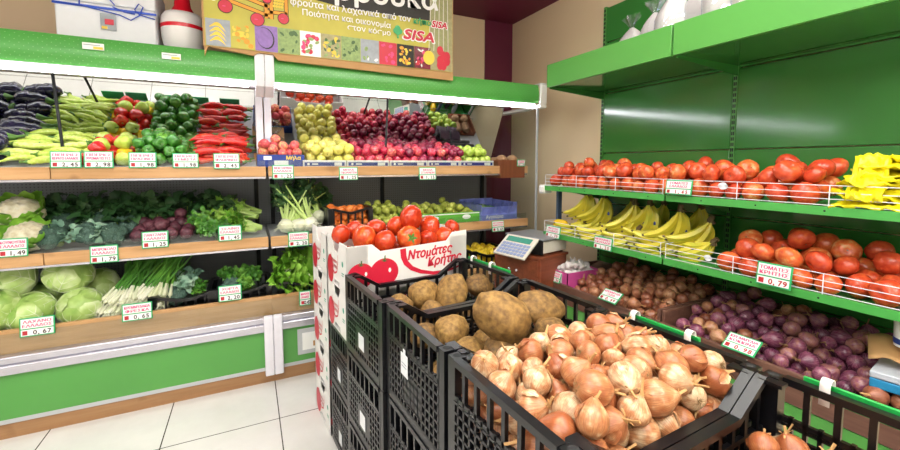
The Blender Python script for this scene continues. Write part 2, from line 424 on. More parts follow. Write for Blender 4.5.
def p_round(seed, mat, sq=1., tipz=0, bump=.03, name='fruit', stem=True):
    mb = MB()
    def fn(d):
        k = 1 + bump * nz(d, 1.5, seed); z = d.z * sq
        if tipz: z += math.copysign(tipz * max(0, abs(d.z) - .8) / .2, d.z)
        return Vector((d.x * k, d.y * k, z))
    mb.ball(16, 12, fn)
    if stem: mb.ball(6, 4, lambda d: Vector((d.x * .08, d.y * .08, sq * .99 + tipz + d.z * .03)), 1)
    return (mb.mesh(name, [mat, 'stem_brown'], ang=60), [])
def p_pear(seed):
    mb = MB()
    def fn(d):
        c = math.sqrt(max(0, 1 - d.z * d.z)); z = d.z
        k = (1 if z < 0 else 1 - .45 * z ** 1.3) * (1 + .04 * nz(d, 1.3, seed))
        return Vector((d.x * k, d.y * k, z * (.9 if z < 0 else 1.35)))
    mb.ball(16, 12, fn); mb.tube([(0, 0, 1.3), (.04, .02, 1.6)], .04, 5, 1)
    return (mb.mesh('pear', ['pear_green', 'stem_brown'], ang=60), [])
def p_potato(seed, lx=1.45, ly=1.05, lz=.9):
    mb = MB()
    def fn(d):
        k = 1 + .16 * nz(d, 1.0, seed) - (.16 * max(0, -d.x) if seed == 5 else 0) + .06 * nz(d, 2.4, seed + 5) + .012 * nz(d, 9, seed)
        for e in range(7):
            q = Vector((math.sin(seed + e * 2.1), math.cos(seed * 2 + e * 3.3), math.sin(e * 1.7 + seed * 3))).normalized()
            a = (d - q).length
            if a < .16: k -= .035 * (1 - a / .16)
        return Vector((d.x * lx * k, d.y * ly * k, d.z * lz * k))
    mb.ball(40, 26, fn)
    return (mb.mesh('potato', ['potato_skin'], ang=70), [])
def p_onion(seed, mat, full=True, sq=1.):
    rnd = random.Random(seed)
    mb = MB()
    def fn(d):
        c = math.sqrt(max(0, 1 - d.z * d.z)); a = math.atan2(d.y, d.x)
        k = 1 + .03 * nz(d, 1.3, seed) + .012 * math.cos(7 * a + seed)
        z = d.z * .88 * sq
        if d.z > .75: z += (d.z - .75) / .25 * .30; k *= 1 - .35 * (d.z - .75) / .25
        if d.z < -.9: z += (-.9 - d.z) * .6
        return Vector((d.x * k, d.y * k, z))
    mb.ball(20 if full else 14, 16 if full else 11, fn)
    def neck(nb):
        L = rnd.uniform(.45, .9); bx, by = rnd.uniform(-.35, .35), rnd.uniform(-.35, .35)
        nb.tube([(0, 0, 1.0), (bx * .15, by * .15, 1.22), (bx * .6, by * .6, 1.15 + L * .5), (bx, by, 1.15 + L)], [.24, .12, .09, .1], 7, 0, flatk=.6)
        for i in range(3 if full else 1):
            a = rnd.uniform(0, 6.28); e = rnd.uniform(.2, .6)
            P = []
            for j in range(5):
                t_ = j / 4; w = .1 * (1 - t_ * .6)
                x = math.cos(a) * (.1 + e * t_ * t_); y = math.sin(a) * (.1 + e * t_ * t_); z = 1.05 + .5 * t_ - .25 * t_ * t_
                P.append([(x - math.sin(a) * w, y + math.cos(a) * w, z), (x + math.sin(a) * w, y - math.cos(a) * w, z + .05)])
            nb.grid(P)
    def roots(rb):
        for i in range(16 if full else 5):
            a = rnd.uniform(0, 6.28); rr = rnd.uniform(0, .1); e = rnd.uniform(.08, .4)
            rb.tube([(math.cos(a) * rr, math.sin(a) * rr, -.8), (math.cos(a) * (rr + e * .4), math.sin(a) * (rr + e * .4), -1.0), (math.cos(a + .5) * (rr + e), math.sin(a + .5) * (rr + e), -1.0 + rnd.uniform(-.15, .12))], [.022, .016, .008], 4)
    if full:
        n_ = MB(); neck(n_); r_ = MB(); roots(r_)
        sh = MB()  # loose papery flap
        a0 = rnd.uniform(0, 6.28); P = []
        for i in range(7):
            row_ = []
            for j in range(5):
                a = a0 + (j - 2) * .16 * math.sin(PI * (i + .8) / 8); ph = -.2 + i * .2
                k = 1.03 + (.07 if j in (0, 4) else 0) + .04 * math.sin(i * 2. + j)
                row_.append((math.cos(a) * math.cos(ph) * k, math.sin(a) * math.cos(ph) * k, math.sin(ph) * .9 * k))
            P.append(row_)
        sh.grid(P)
        subs = [('neck', n_.mesh('neck', ['onion_dry'])), ('roots', r_.mesh('roots', ['root_hair']))]
        subs.append(('loose_skin', sh.mesh('loose_skin', [mat])))
        return (mb.mesh('onion', [mat], ang=60), subs)
    k0 = len(mb.f); neck(mb); roots(mb)
    for i in range(k0, len(mb.f)): mb.mi[i] = 1
    return (mb.mesh('onion', [mat, 'onion_dry_dark' if mat == 'onion_red' else 'onion_dry'], ang=60), [])
def p_bellpepper(seed, mat):
    mb = MB()
    def fn(d):
        c = math.sqrt(max(0, 1 - d.z * d.z)); a = math.atan2(d.y, d.x)
        k = 1 + .10 * math.cos(4 * a + seed) * c + .05 * nz(d, 1.4, seed)
        k *= 1 + .12 * d.z
        z = d.z * 1.1 - .35 * math.exp(-(c / .35) ** 2) * (1 if d.z > 0 else -.5)
        return Vector((d.x * k, d.y * k, z))
    mb.ball(24, 14, fn); mb.tube([(0, 0, .68), (.05, 0, .95), (.14, .03, 1.2)], [.14, .08, .1], 6, 1)
    return (mb.mesh('bell_pepper', [mat, 'calyx'], ang=70), [])
def p_long(seed, mat, L=7., bend=.8, taper=.75, name='pepper', cap='calyx', rings=14, fat=0.):
    """long vegetable along X, radius about 1"""
    rnd = random.Random(seed); mb = MB(); pts = []; rs = []
    for i in range(rings + 1):
        t_ = i / rings
        pts.append((-L / 2 + L * t_, bend * math.sin(PI * t_) + .1 * rnd.uniform(-1, 1), .15 * rnd.uniform(-1, 1)))
        e = math.sin(PI * min(1, max(.03, t_ * 1.04))) ** .35
        rs.append(max(.06, e * (1 - taper * t_ ** 1.2) * (1 + .06 * rnd.uniform(-1, 1)) + fat * math.exp(-((t_ - .7) / .22) ** 2)))
    mb.tube(pts, rs, 12, 0)
    p0 = Vector(pts[0])
    mb.tube([p0 + Vector((.35, 0, 0)), p0 + Vector((-.05, 0, 0)), p0 + Vector((-.6, .1, .1)), p0 + Vector((-1.3, .2, .2))], [.72, .5, .2, .22], 8, 1)
    return (mb.mesh(name, [mat, cap], ang=60), [])
def leaf(mb, base, az, inc, L, W, curl=.6, ruf=.1, mi=0, nu=7, nv=4, tip=.1, wid=None, spin=0, seed=0):
    P = []; p = Vector(base); th = inc
    for i in range(nu + 1):
        t_ = i / nu; th_i = th + curl * t_ * t_ * 1.2
        if i: p = p + Vector((math.cos(az) * math.sin(th_i), math.sin(az) * math.sin(th_i), math.cos(th_i))) * (L / nu)
        w = W * ((math.sin(PI * (t_ * (1 - tip) + tip * .6)) ** .75) if wid is None else wid(t_)) + .02 * W
        row_ = []
        side = Vector((-math.sin(az), math.cos(az), 0)); nrm = Vector((math.cos(az) * math.cos(th_i), math.sin(az) * math.cos(th_i), -math.sin(th_i)))
        for j in range(nv + 1):
            s_ = j / nv * 2 - 1
            rf = ruf * abs(s_) ** 2 * math.sin(t_ * 17 + s_ * 3 + seed * 2.1)
            row_.append(p + side * (s_ * w) + nrm * (-(s_ * s_) * w * .35 + rf * W))
        P.append(row_)
    mb.grid(P, mi)
def p_cabbage(seed):
    rnd = random.Random(seed); mb = MB()
    def head(d):
        k = 1 + .05 * nz(d, 1.6, seed)
        return Vector((d.x * 1.12 * k, d.y * 1.1 * k, d.z * .86 * k))
    mb.ball(28, 18, head)
    vb = MB(); outs = []
    for q in range(5):  # outer leaves hugging the head, ribs raised
        a0 = q * 2 * PI / 5 + rnd.uniform(-.2, .2); lv = MB(); P = []
        kk = 1.03 + .02 * q
        def surf(u, w, off=0):
            a = a0 + w * (1.15 - .35 * u) ; ph = -1.25 + u * 2.45
            e = kk + off + (.05 * abs(w) ** 3) + .018 * math.sin(a * 9 + u * 7 + q)
            d = Vector((math.cos(a) * math.cos(ph), math.sin(a) * math.cos(ph), math.sin(ph)))
            return Vector((d.x * 1.12 * e, d.y * 1.1 * e, d.z * .86 * e))
        for i in range(15):
            P.append([surf(i / 14, (j / 8 * 2 - 1) * math.sin(PI * (.12 + .8 * i / 14)) ** .5) for j in range(9)])
        lv.grid(P); outs.append(lv)
        vb.tube([surf(i / 10 * .85, 0, .012) for i in range(11)], [.05 * (1 - i / 12) for i in range(11)], 5)
        for sgn in (-1, 1):
            for b in range(4):
                u0 = .15 + b * .17
                vb.tube([surf(u0 + i * .045, sgn * i * .17, .012) for i in range(5)], [.022 * (1 - i / 6) for i in range(5)], 4)
    subs = [('outer_leaf', l.mesh('outer_leaf', ['cabbage_leaf'], ang=80)) for l in outs] + [('leaf_veins', vb.mesh('leaf_veins', ['cabbage_vein'], ang=80))]
    return (mb.mesh('cabbage', ['cabbage_leaf'], ang=80), subs)
def bumpy(mb, sx, sy, sz, k, amp, seed, mi=0, nu=30, nv=20, up=True):
    def fn(d):
        e = 1 + amp * (1 - min(1, noise.voronoi(d * k + Vector((seed,) * 3))[0][0] * 1.6))
        z = d.z if d.z > 0 else d.z * .5
        return Vector((d.x * sx * e, d.y * sy * e, z * sz * e))
    mb.ball(nu, nv, fn, mi)
def p_cauliflower(seed):
    rnd = random.Random(seed); mb = MB(); bumpy(mb, .8, .8, .75, 4.2, .22, seed, 0, 36, 24)
    l = MB()
    for i in range(12):
        a = i * 2 * PI / 12 + rnd.uniform(-.2, .2)
        leaf(l, (math.cos(a) * .35, math.sin(a) * .35, -.45), a, .75 + rnd.uniform(-.15, .2), 1.35, .45, -.55, .22, seed=i)
    return (mb.mesh('cauliflower', ['cauliflower_curd'], ang=80), [('outer_leaves', l.mesh('outer_leaves', ['leaf_lettuce'], ang=80))])
def p_broccoli(seed):
    rnd = random.Random(seed); mb = MB()
    for i in range(9):
        a = i * 2.4; rr = .55 * math.sqrt(i / 9)
        q = MB(); bumpy(q, .42, .42, .42, 9, .16, seed + i, 0, 18, 12)
        mb.add([(v[0] + math.cos(a) * rr, v[1] + math.sin(a) * rr, v[2] + .35 - rr * .35) for v in q.v], q.f)
    s_ = MB(); s_.tube([(0, 0, .3), (0, .02, -.2), (.03, 0, -.75)], [.42, .24, .22], 10)
    for i in range(4):
        a = i * 1.6 + seed; s_.tube([(0, 0, -.25), (math.cos(a) * .35, math.sin(a) * .35, .15)], [.13, .16], 7)
    l = MB()
    for i in range(5):
        a = rnd.uniform(0, 6.28); leaf(l, (math.cos(a) * .2, math.sin(a) * .2, -.3), a, rnd.uniform(.5, 1.1), 1.1, .3, .4, .25, seed=i)
    return (mb.mesh('broccoli', ['broccoli_curd'], ang=80), [('stalk', s_.mesh('stalk', ['celery_stalk'])), ('leaves', l.mesh('leaves', ['leaf_blue']))])
def p_lettuce(seed):
    rnd = random.Random(seed); o_, i_ = MB(), MB()
    for i in range(16):
        a = i * 2.4; leaf(o_, (math.cos(a) * .12, math.sin(a) * .12, 0), a, .25 + i * .045, 1.45, .42, .55, .35, seed=i, nu=10, nv=6)
    for i in range(6):
        a = i * 1.1; i_.tube([(0, 0, -.1), (math.cos(a) * .12, math.sin(a) * .12, .3), (math.cos(a) * .28, math.sin(a) * .28, .9)], [.12, .14, .05], 7, flatk=.5)
    return (o_.mesh('lettuce', ['leaf_lettuce'], ang=80), [('white_ribs', i_.mesh('white_ribs', ['white_stalk']))])
def p_bunch(seed, mat='leaf_green', stalk='celery_stalk', n=12, L=1., W=.1, stalk_len=.8, spread=.5, ruf=.3, sr=.035, flat_=1., leaves=4, name='bunch'):
    """leafy bunch: stalks from the origin along +Z with leaves at their ends"""
    rnd = random.Random(seed); s_, l = MB(), MB()
    for i in range(n):
        a = rnd.uniform(0, 6.28); e = rnd.uniform(.05, spread); d = Vector((math.cos(a) * e, math.sin(a) * e * flat_, 1)).normalized()
        b = Vector((math.cos(a) * .05, math.sin(a) * .05, 0)); T = b + d * stalk_len * rnd.uniform(.8, 1.1) + Vector((0, 0, -.1 * e))
        mid = (b + T) / 2 + Vector((d.x, d.y, 0)) * -.08
        s_.tube([b, mid, T], [sr, sr * .8, sr * .4], 6)
        for k in range(leaves):
            t_ = .6 + .4 * k / leaves; p = b.lerp(T, t_) if k < leaves - 1 else T
            leaf(l, p, rnd.uniform(0, 6.28), rnd.uniform(.2, 1.4), L * rnd.uniform(.35, .6), W, .5, ruf, seed=k, nu=4, nv=2)
    return (l.mesh(name, [mat], ang=80), [('stalks', s_.mesh('stalks', [stalk]))])
def p_springonion(seed):
    rnd = random.Random(seed); b, g = MB(), MB()
    for i in range(9):  # along +Y, bulbs at the origin
        x = (i % 5 - 2) * .024 + rnd.uniform(-.004, .004); z = .014 + (i // 5) * .024; e = rnd.uniform(-.015, .015)
        b.tube([(x, e, z), (x, e + .012, z), (x, e + .03, z), (x, e + .09, z + .004)], [.006, .0125, .010, .006], 8)
        for k in range(5): b.tube([(x, e, z), (x + rnd.uniform(-.012, .012), e - .022, z + rnd.uniform(-.01, .006))], [.0012, .0006], 4)
        for k in range(2):
            g.tube([(x, e + .08, z), (x + rnd.uniform(-.01, .01), e + .22, z + .012), (x + rnd.uniform(-.06, .06), e + .38, z + rnd.uniform(0, .08))], [.0065, .007, .004], 6, flatk=.6)
    return (b.mesh('spring_onion_bunch', ['white_stalk']), [('green_leaves', g.mesh('green_leaves', ['leaf_green']))])
def p_celeriac(seed):
    rnd = random.Random(seed); mb = MB()
    mb.ball(18, 12, lambda d: Vector((d.x, d.y, d.z * .85)) * (.055 * (1 + .2 * nz(d, 2.5, seed))))
    for i in range(14):
        a = rnd.uniform(0, 6.28); mb.tube([(math.cos(a) * .04, math.sin(a) * .04, -.02), (math.cos(a) * .07, math.sin(a) * .07, -.05)], [.004, .001], 4)
    s_, l = MB(), MB()
    for i in range(11):
        a = i * 2 * PI / 11 + rnd.uniform(-.2, .2); e = rnd.uniform(.2, .75); L = rnd.uniform(.22, .32)
        d = Vector((math.cos(a) * e, math.sin(a) * e, 1)).normalized(); T = Vector((0, 0, .03)) + d * L
        s_.tube([(math.cos(a) * .02, math.sin(a) * .02, .03), Vector((0, 0, .03)) + d * L * .5, T], [.011, .008, .004], 7)
        for k in range(9): leaf(l, Vector((0, 0, .03)).lerp(T, .55 + .5 * k / 9), rnd.uniform(0, 6.28), rnd.uniform(.1, 1.3), .06, .016, .4, .4, seed=k, nu=4, nv=2)
    return (mb.mesh('celeriac', ['white_stalk'], ang=80), [('stalks', s_.mesh('stalks', ['celery_stalk'])), ('leaves', l.mesh('leaves', ['leaf_dark']))])
def p_garlic(seed):
    mb = MB()
    def fn(d):
        a = math.atan2(d.y, d.x); c = math.sqrt(max(0, 1 - d.z * d.z))
        k = 1 + .08 * abs(math.sin(4 * a + seed)) * c; z = d.z * .75
        if d.z > .7: z += (d.z - .7) / .3 * .7; k *= 1 - .6 * (d.z - .7) / .3
        return Vector((d.x * k, d.y * k, z))
    mb.ball(20, 14, fn); mb.tube([(0, 0, 1.1), (.05, 0, 1.5), (.15, .05, 1.9)], [.14, .11, .12], 7)
    return (mb.mesh('garlic_bulb', ['garlic_skin'], ang=70), [])
def banana_mesh(seed):
    rnd = random.Random(seed); mb = MB(); pts = []; rs = []
    for i in range(13):
        t_ = i / 12; a = -.1 + t_ * 1.25
        pts.append((.18 * (1 - math.cos(a)), 0, -.18 * math.sin(a)))
        rs.append(.0205 * (math.sin(PI * min(1, .1 + t_ * .86)) ** .45) * (.42 if i == 0 else .6 if i == 1 else 1) * (.4 if i == 12 else 1))
    mb.tube(pts, rs, 6)
    mb.tube([pts[12], (pts[12][0] + .010, 0, pts[12][2] - .004)], [.007, .005], 6, 1)
    return mb.mesh('banana', ['banana_skin', 'banana_tip'], ang=25)
BAN = [banana_mesh(i) for i in range(3)]
_cr = MB(); _cr.tube([(-.012, 0, .012), (0, 0, .03), (-.005, 0, .055)], [.02, .016, .013], 7); CROWN = _cr.mesh('crown', ['banana_tip'])
_st = MB(); _st.ball(10, 6, lambda d: Vector((d.x * .010, d.y * .014, d.z * .002))); STICK = _st.mesh('sticker', ['print_blue'])
def banana_bunch(loc, az, pitch, n, label, group='banana bunches on the middle shelf', sc=1.):
    root = empty('banana_bunch', loc); tag(root, label, 'bananas', group)
    root.rotation_euler = (Matrix.Rotation(az, 3, 'Z') @ Matrix.Rotation(pitch, 3, 'Y')).to_euler(); root.scale = (sc,) * 3
    mobj('crown', CROWN, root)
    for i in range(n):
        s_ = (i - (n - 1) / 2)
        b = mobj('banana', BAN[i % 3], root, (s_ * .006, (i % 3 - 1) * .018, 0), ((i % 3 - 1) * -.12, -.02 - s_ * .17 + random.uniform(-.05, .05), (i % 3 - 1) * .14))
        if i % 3 == 0: mobj('sticker', STICK, b, (.026, .0195, -.085), (PI / 2, 0, 0))
    return root

# ------------------------------------------------------------------ setting
def struct(name, mb, mats, bevel=0): o = mb.build(name, mats, None, False, bevel); o['kind'] = 'structure'; return o
XR, YB, ZC = 2.62, 3.78, 2.97
struct('floor', MB().box(-4.2, XR + .1, -3.2, YB + .1, -.1, 0), 'floor_tile')
struct('wall_back', MB().box(-4.2, XR + .1, YB, YB + .1, 0, ZC + .1), 'tan_wall')
struct('wall_right', MB().box(XR, XR + .1, -3.2, YB, 0, ZC + .1), 'tan_wall')
struct('wall_left', MB().box(-4.2, -4.1, -3.2, YB, 0, ZC + .1), 'white_paint')
struct('wall_front', MB().box(-4.1, XR, -3.2, -3.1, 0, ZC + .1), 'white_paint')
struct('ceiling', MB().box(-4.1, XR, -3.1, 1.9, ZC, ZC + .1), 'white_paint')
struct('trim_1', MB().box(-4.1, XR, 1.9, YB, ZC - .02, ZC + .1), 'purple_paint')
xc = xa(484.5, YB - .015)
struct('wall_corner', MB().box(xc, XR, YB - .015, YB, 0, ZC - .02), 'purple_paint')

# ------------------------------------------------------------------ refrigerated cases along the back wall
XE = 2.25
YF = 2.86
ZS, ZM, ZD = 1.425, .955, .575        # the three levels of goods
def display_case(x0, x1, name_label, end_right, tube_span):
    c = empty('refrigerated_display_case', (x0, YF, 0)); tag(c, name_label, 'display case', 'refrigerated produce cases')
    def P(n, mb, mats, parent=c, **k):
        mb.v = [(v[0] - x0, v[1] - YF, v[2]) for v in mb.v]; return mb.build(n, mats, parent, **k)
    P('kick_board', MB().box(x0, x1, YF + .01, YF + .05, 0, .085), 'wood_kick')
    P('base_trim', MB().box(x0, x1, YF - .002, YF + .05, .085, .108), 'light_grey')
    P('lower_panel', MB().box(x0, x1, YF, YF + .05, .108, .355), 'green_metal')
    P('bumper_rail', MB().box(x0, x1, YF - .03, YF + .05, .355, .405).box(x0, x1, YF - .012, YF + .06, .405, .445), 'aluminium', bevel=.006)
    P('deck_front', MB().box(x0, x1, YF + .045, YF + .07, .425, ZD - .005), 'wood_tan', bevel=.002)
    P('deck_lip', MB().box(x0, x1, YF + .03, YF + .034, .44, ZD - .02), 'acrylic')
    P('deck', MB().box(x0, x1, YF + .07, YB - .08, ZD - .12, ZD - .10), 'light_grey')
    for z, nm in ((ZS, 'upper_shelf'), (ZM, 'middle_shelf')):
        yf = 2.965 if z == ZS else 2.95
        sh = P(nm, MB().box(x0 + .01, x1 - .01, yf + .02, YB - .13, z - .045, z - .005), 'light_grey')
        cuts = [x0 + .005, x1 - .005]
        if x0 < -.97 < x1: cuts.insert(1, -.97 if z == ZS else -1.02)
        for a, b in zip(cuts, cuts[1:]):
            P('shelf_front', MB().box(a + .002, b - .002, yf, yf + .02, z - .062, z + .005), 'wood_tan', bevel=.002)
        P('shelf_rail', MB().box(x0 + .01, x1 - .01, yf + .004, yf + .03, z - .075, z - .063), 'aluminium')
        P('shelf_lip', MB().box(x0 + .01, x1 - .01, yf + .022, yf + .026, z - .005, z + (.05 if z == ZM else .045)), 'acrylic')
    P('back_panel', MB().box(x0, x1, YB - .10, YB - .06, .1, 1.44), 'perforated_back')
    for x in ([x0 + .06, x0 + 1.0, x1 - .06] if x1 - x0 > 2.1 else [x0 + .06, x0 + 1.05, x1 - .06]):
        P('upright', MB().box(x - .015, x + .015, YB - .125, YB - .10, .4, 1.4), 'dark_slot')
    # tilted mirror
    yb, zb, yt, zt = 3.60, 1.44, 3.33, 1.985
    mb = MB()
    nx, nz_ = .0, .0
    mb.add([(x0 + .02, yb, zb), (x1 - .02, yb, zb), (x1 - .02, yt, zt), (x0 + .02, yt, zt),
            (x0 + .02, yb + .01, zb + .003), (x1 - .02, yb + .01, zb + .003), (x1 - .02, yt + .01, zt + .003), (x0 + .02, yt + .01, zt + .003)],
           [(0, 1, 2, 3), (7, 6, 5, 4), (0, 4, 5, 1), (3, 2, 6, 7), (0, 3, 7, 4), (1, 5, 6, 2)])
    P('mirror', mb, 'mirror', smooth=False)
    # canopy
    P('canopy', MB().box(x0, x1, YF + .05, YB - .08, 2.085, 2.11).box(x0, x1, YF + .10, 3.30, 1.985, 2.0), 'white_metal')
    mb = MB(); pr = [(YF - .01, 2.12), (YF - .025, 2.08), (YF - .032, 2.03), (YF - .03, 1.99), (YF - .018, 1.965)]
    mb.grid([[(x0, y, z) for y, z in pr], [(x1, y, z) for y, z in pr]]); mb.box(x0, x1, YF - .01, YF + .05, 2.09, 2.118)
    P('fascia', mb, 'green_fascia', ang=60)
    P('lamp_housing', MB().box(x0 + .02, x1 - .02, YF + .02, YF + .10, 1.935, 1.985).box(x0 + .02, x1 - .02, YF - .012, YF + .02, 1.958, 1.985), 'white_metal', bevel=.004)
    a, b = tube_span
    P('lamp_tube', MB().tube([(a, YF + .0, 1.940), (b, YF + .0, 1.940)], .017, 12), 'tube_light')
    for x, px in ((x0, x0 + .056), (x1 - .056, x1)):
        if abs(px - .112) < .01 or abs(x - .112) < .01:
            poly = [(YF - .045, 2.125), (YF - .048, 1.99), (YF - .02, 1.93), (YF + .10, 1.88), (YF + .13, 1.90), (YF + .03, 1.96), (YF + .02, 2.125)]
            Mx = Matrix(((0, 1, 0, 0), (1, 0, 0, 0), (0, 0, 1, 0), (0, 0, 0, 1)))
            P('canopy_joint_cover', MB().prism(poly, x + .001, px - .001, 0, Mx), 'white_metal', bevel=.004)
            P('post', MB().box(x + .004, px - .004, 3.27, 3.31, ZS, 1.98), 'white_metal', bevel=.003)
            poly = [(YF - .055, .07), (YF - .055, .42), (YF - .045, .455), (YF - .01, .462), (YF + .0, .44), (YF + .0, .07)]
            P('base_joint_cover', MB().prism(poly, x + .001, px - .001, 0, Mx), 'white_metal', bevel=.006)
    for (u0, v0, u1, v1) in ([(53, 84, 62, 130)] if not end_right else [(388, 108, 385, 132)]):
        a_, b_ = plane_pt(u0, v0, 1, 3.12), plane_pt(u1, v1, 1, 3.12); b_.z = ZS + .06
        P('support_rod', MB().tube([(a_.x, 3.12, 1.985), (b_.x, 3.12, b_.z)], .008, 8), 'dark_slot')
    if end_right:
        P('end_panel', MB().box(x1, x1 + .012, YF + .0, YB - .10, .45, 1.93), 'clear_glass')
        P('end_panel_edge', MB().box(x1 - .004, x1 + .016, YF - .008, YF + .0, .45, 1.93), 'light_grey')
        P('end_base', MB().box(x1, x1 + .02, YF, YB - .08, 0, .45), 'light_grey')
        mb = MB(); mb.box(x1, x1 + .07, YF - .05, YB - .12, 1.925, 1.955); mb.box(x1, x1 + .07, YF - .05, YF - .03, 1.955, 2.12); mb.box(x1, x1 + .07, YF - .05, YF + .3, 2.12, 2.135)
        P('canopy_end_cap', mb, 'white_plastic', bevel=.012)
        P('display_window', MB().box(.26, .62, YF - .006, YF + .001, .15, .33), 'light_grey', bevel=.004)
        P('control_display', MB().box(.29, .59, YF - .008, YF - .005, .18, .30).box(.36, .52, YF - .011, YF - .007, .20, .235, 1), ['tag_white', 'card_brown'])
    return c
display_case(-2.6, .112, 'long open chilled case of vegetables left of the white joint covers', False, (-2.5, .02))
display_case(.112, XE, 'open chilled case of apples and pears with a clear right end panel', True, (.19, XE - .03))

# small shelf-edge stickers on fascia
for i, (a, b, v, w) in enumerate([(84, 103, 43, 50), (163, 180, 53, 60)]):
    p = plane_pt((a + b) / 2, (v + w) / 2, 1, YF - .035)
    s_ = empty('shelf_label', (p.x, YF - .036, p.z)); tag(s_, 'small white and yellow label on the green fascia under the %s' % ('foam box' if i == 0 else 'round white container'), 'label')
    MB().box(-.045, .045, -.004, .0, -.017, .017).build('holder', 'tag_white', s_)
    m = MB(); m.box(.0, .04, -.006, -.004, -.014, -.002); m.build('yellow_patch', 'yellow_fruit_print', s_)
    m = MB(); m.box(-.04, .03, -.006, -.004, .004, .008); m.build('printed_line', 'grey_print', s_)

# ------------------------------------------------------------------ price tags
TAGN = ['0.79', '1.25', '2.45', '1.98', '0.98', '1.49', '2.20', '1.15', '0.65', '1.79']
def price_tag(loc, w, h, M3, name, price, label, style='plain', group=None):
    """local: X across, Z up, facing -Y"""
    r_ = empty('price_tag', loc); r_.rotation_euler = M3.to_euler(); tag(r_, label, 'price tag', group)
    fr = MB(); e = .006; fr.box(-w / 2, w / 2, 0, .005, -h / 2, h / 2); fr.build('frame', 'tag_green', r_, bevel=.0015)
    MB().box(-w / 2 + e, w / 2 - e, -.0016, .0, -h * .06, h / 2 - e).build('name_card', 'tag_white', r_)
    MB().box(-w / 2 + e, w / 2 - e, -.0016, .0, -h / 2 + e, -h * .12).build('price_card', 'tag_white', r_)
    tx = MB(); s1 = h * .21
    vs, _ = text_vf(name[0], s1); wd = max(v[0] for v in vs) or 1; k = min(1.35, (w - .022) / wd)
    for ln, zz in ((name[0], h * .21), (name[1], h * .0)):
        vs, fs = text_vf(ln, s1); wd = max(v[0] for v in vs); k = min(1.3, (w - .022) / wd)
        [tx.add([(v[0] * k - wd * k / 2 + e2, -.0024 - e2 * .01, zz + v[1]) for v in vs], fs, 0) for e2 in (0, .0009, -.0009)]
    tx.build('lettering', 'ink_pink', r_, False)
    px = MB(); px.box(-w / 2 + .012, -w / 2 + .012 + h * .2, -.0024, -.0018, -h * .40, -h * .18, 0)
    for q, ch in enumerate(price.replace('.', ',')):
        put_text(px, ch, -w * .12 + q * w * .135, -.0024, -h * .40, h * .32, 0 if style == 'red' else 1, bold=.0009)
    px.build('price_digits', ['ink_red', 'ink_dark'], r_, False)
    return r_
NAMES = {'MELITZANES': ('ΜΕΛΙΤΖΑΝΕΣ', 'ΕΛΛΑΔΟΣ')}
I3 = Matrix.Identity(3); FX = Matrix.Rotation(-PI / 2, 3, 'Z')
def left_tag(a, b, v, w, Y, nm, pr, lb, lean=R(-6)):
    p0, p1 = plane_pt(a, v, 1, Y), plane_pt(b, w, 1, Y); wd = p1.x - p0.x; ht = max(.075, min(.1, p0.z - p1.z - .0))
    price_tag(((p0.x + p1.x) / 2, Y, (p0.z + p1.z) / 2), wd, ht, Matrix.Rotation(lean, 3, 'X'), nm, pr, lb)
YT, YM_, YD = 2.958, 2.943, 2.885
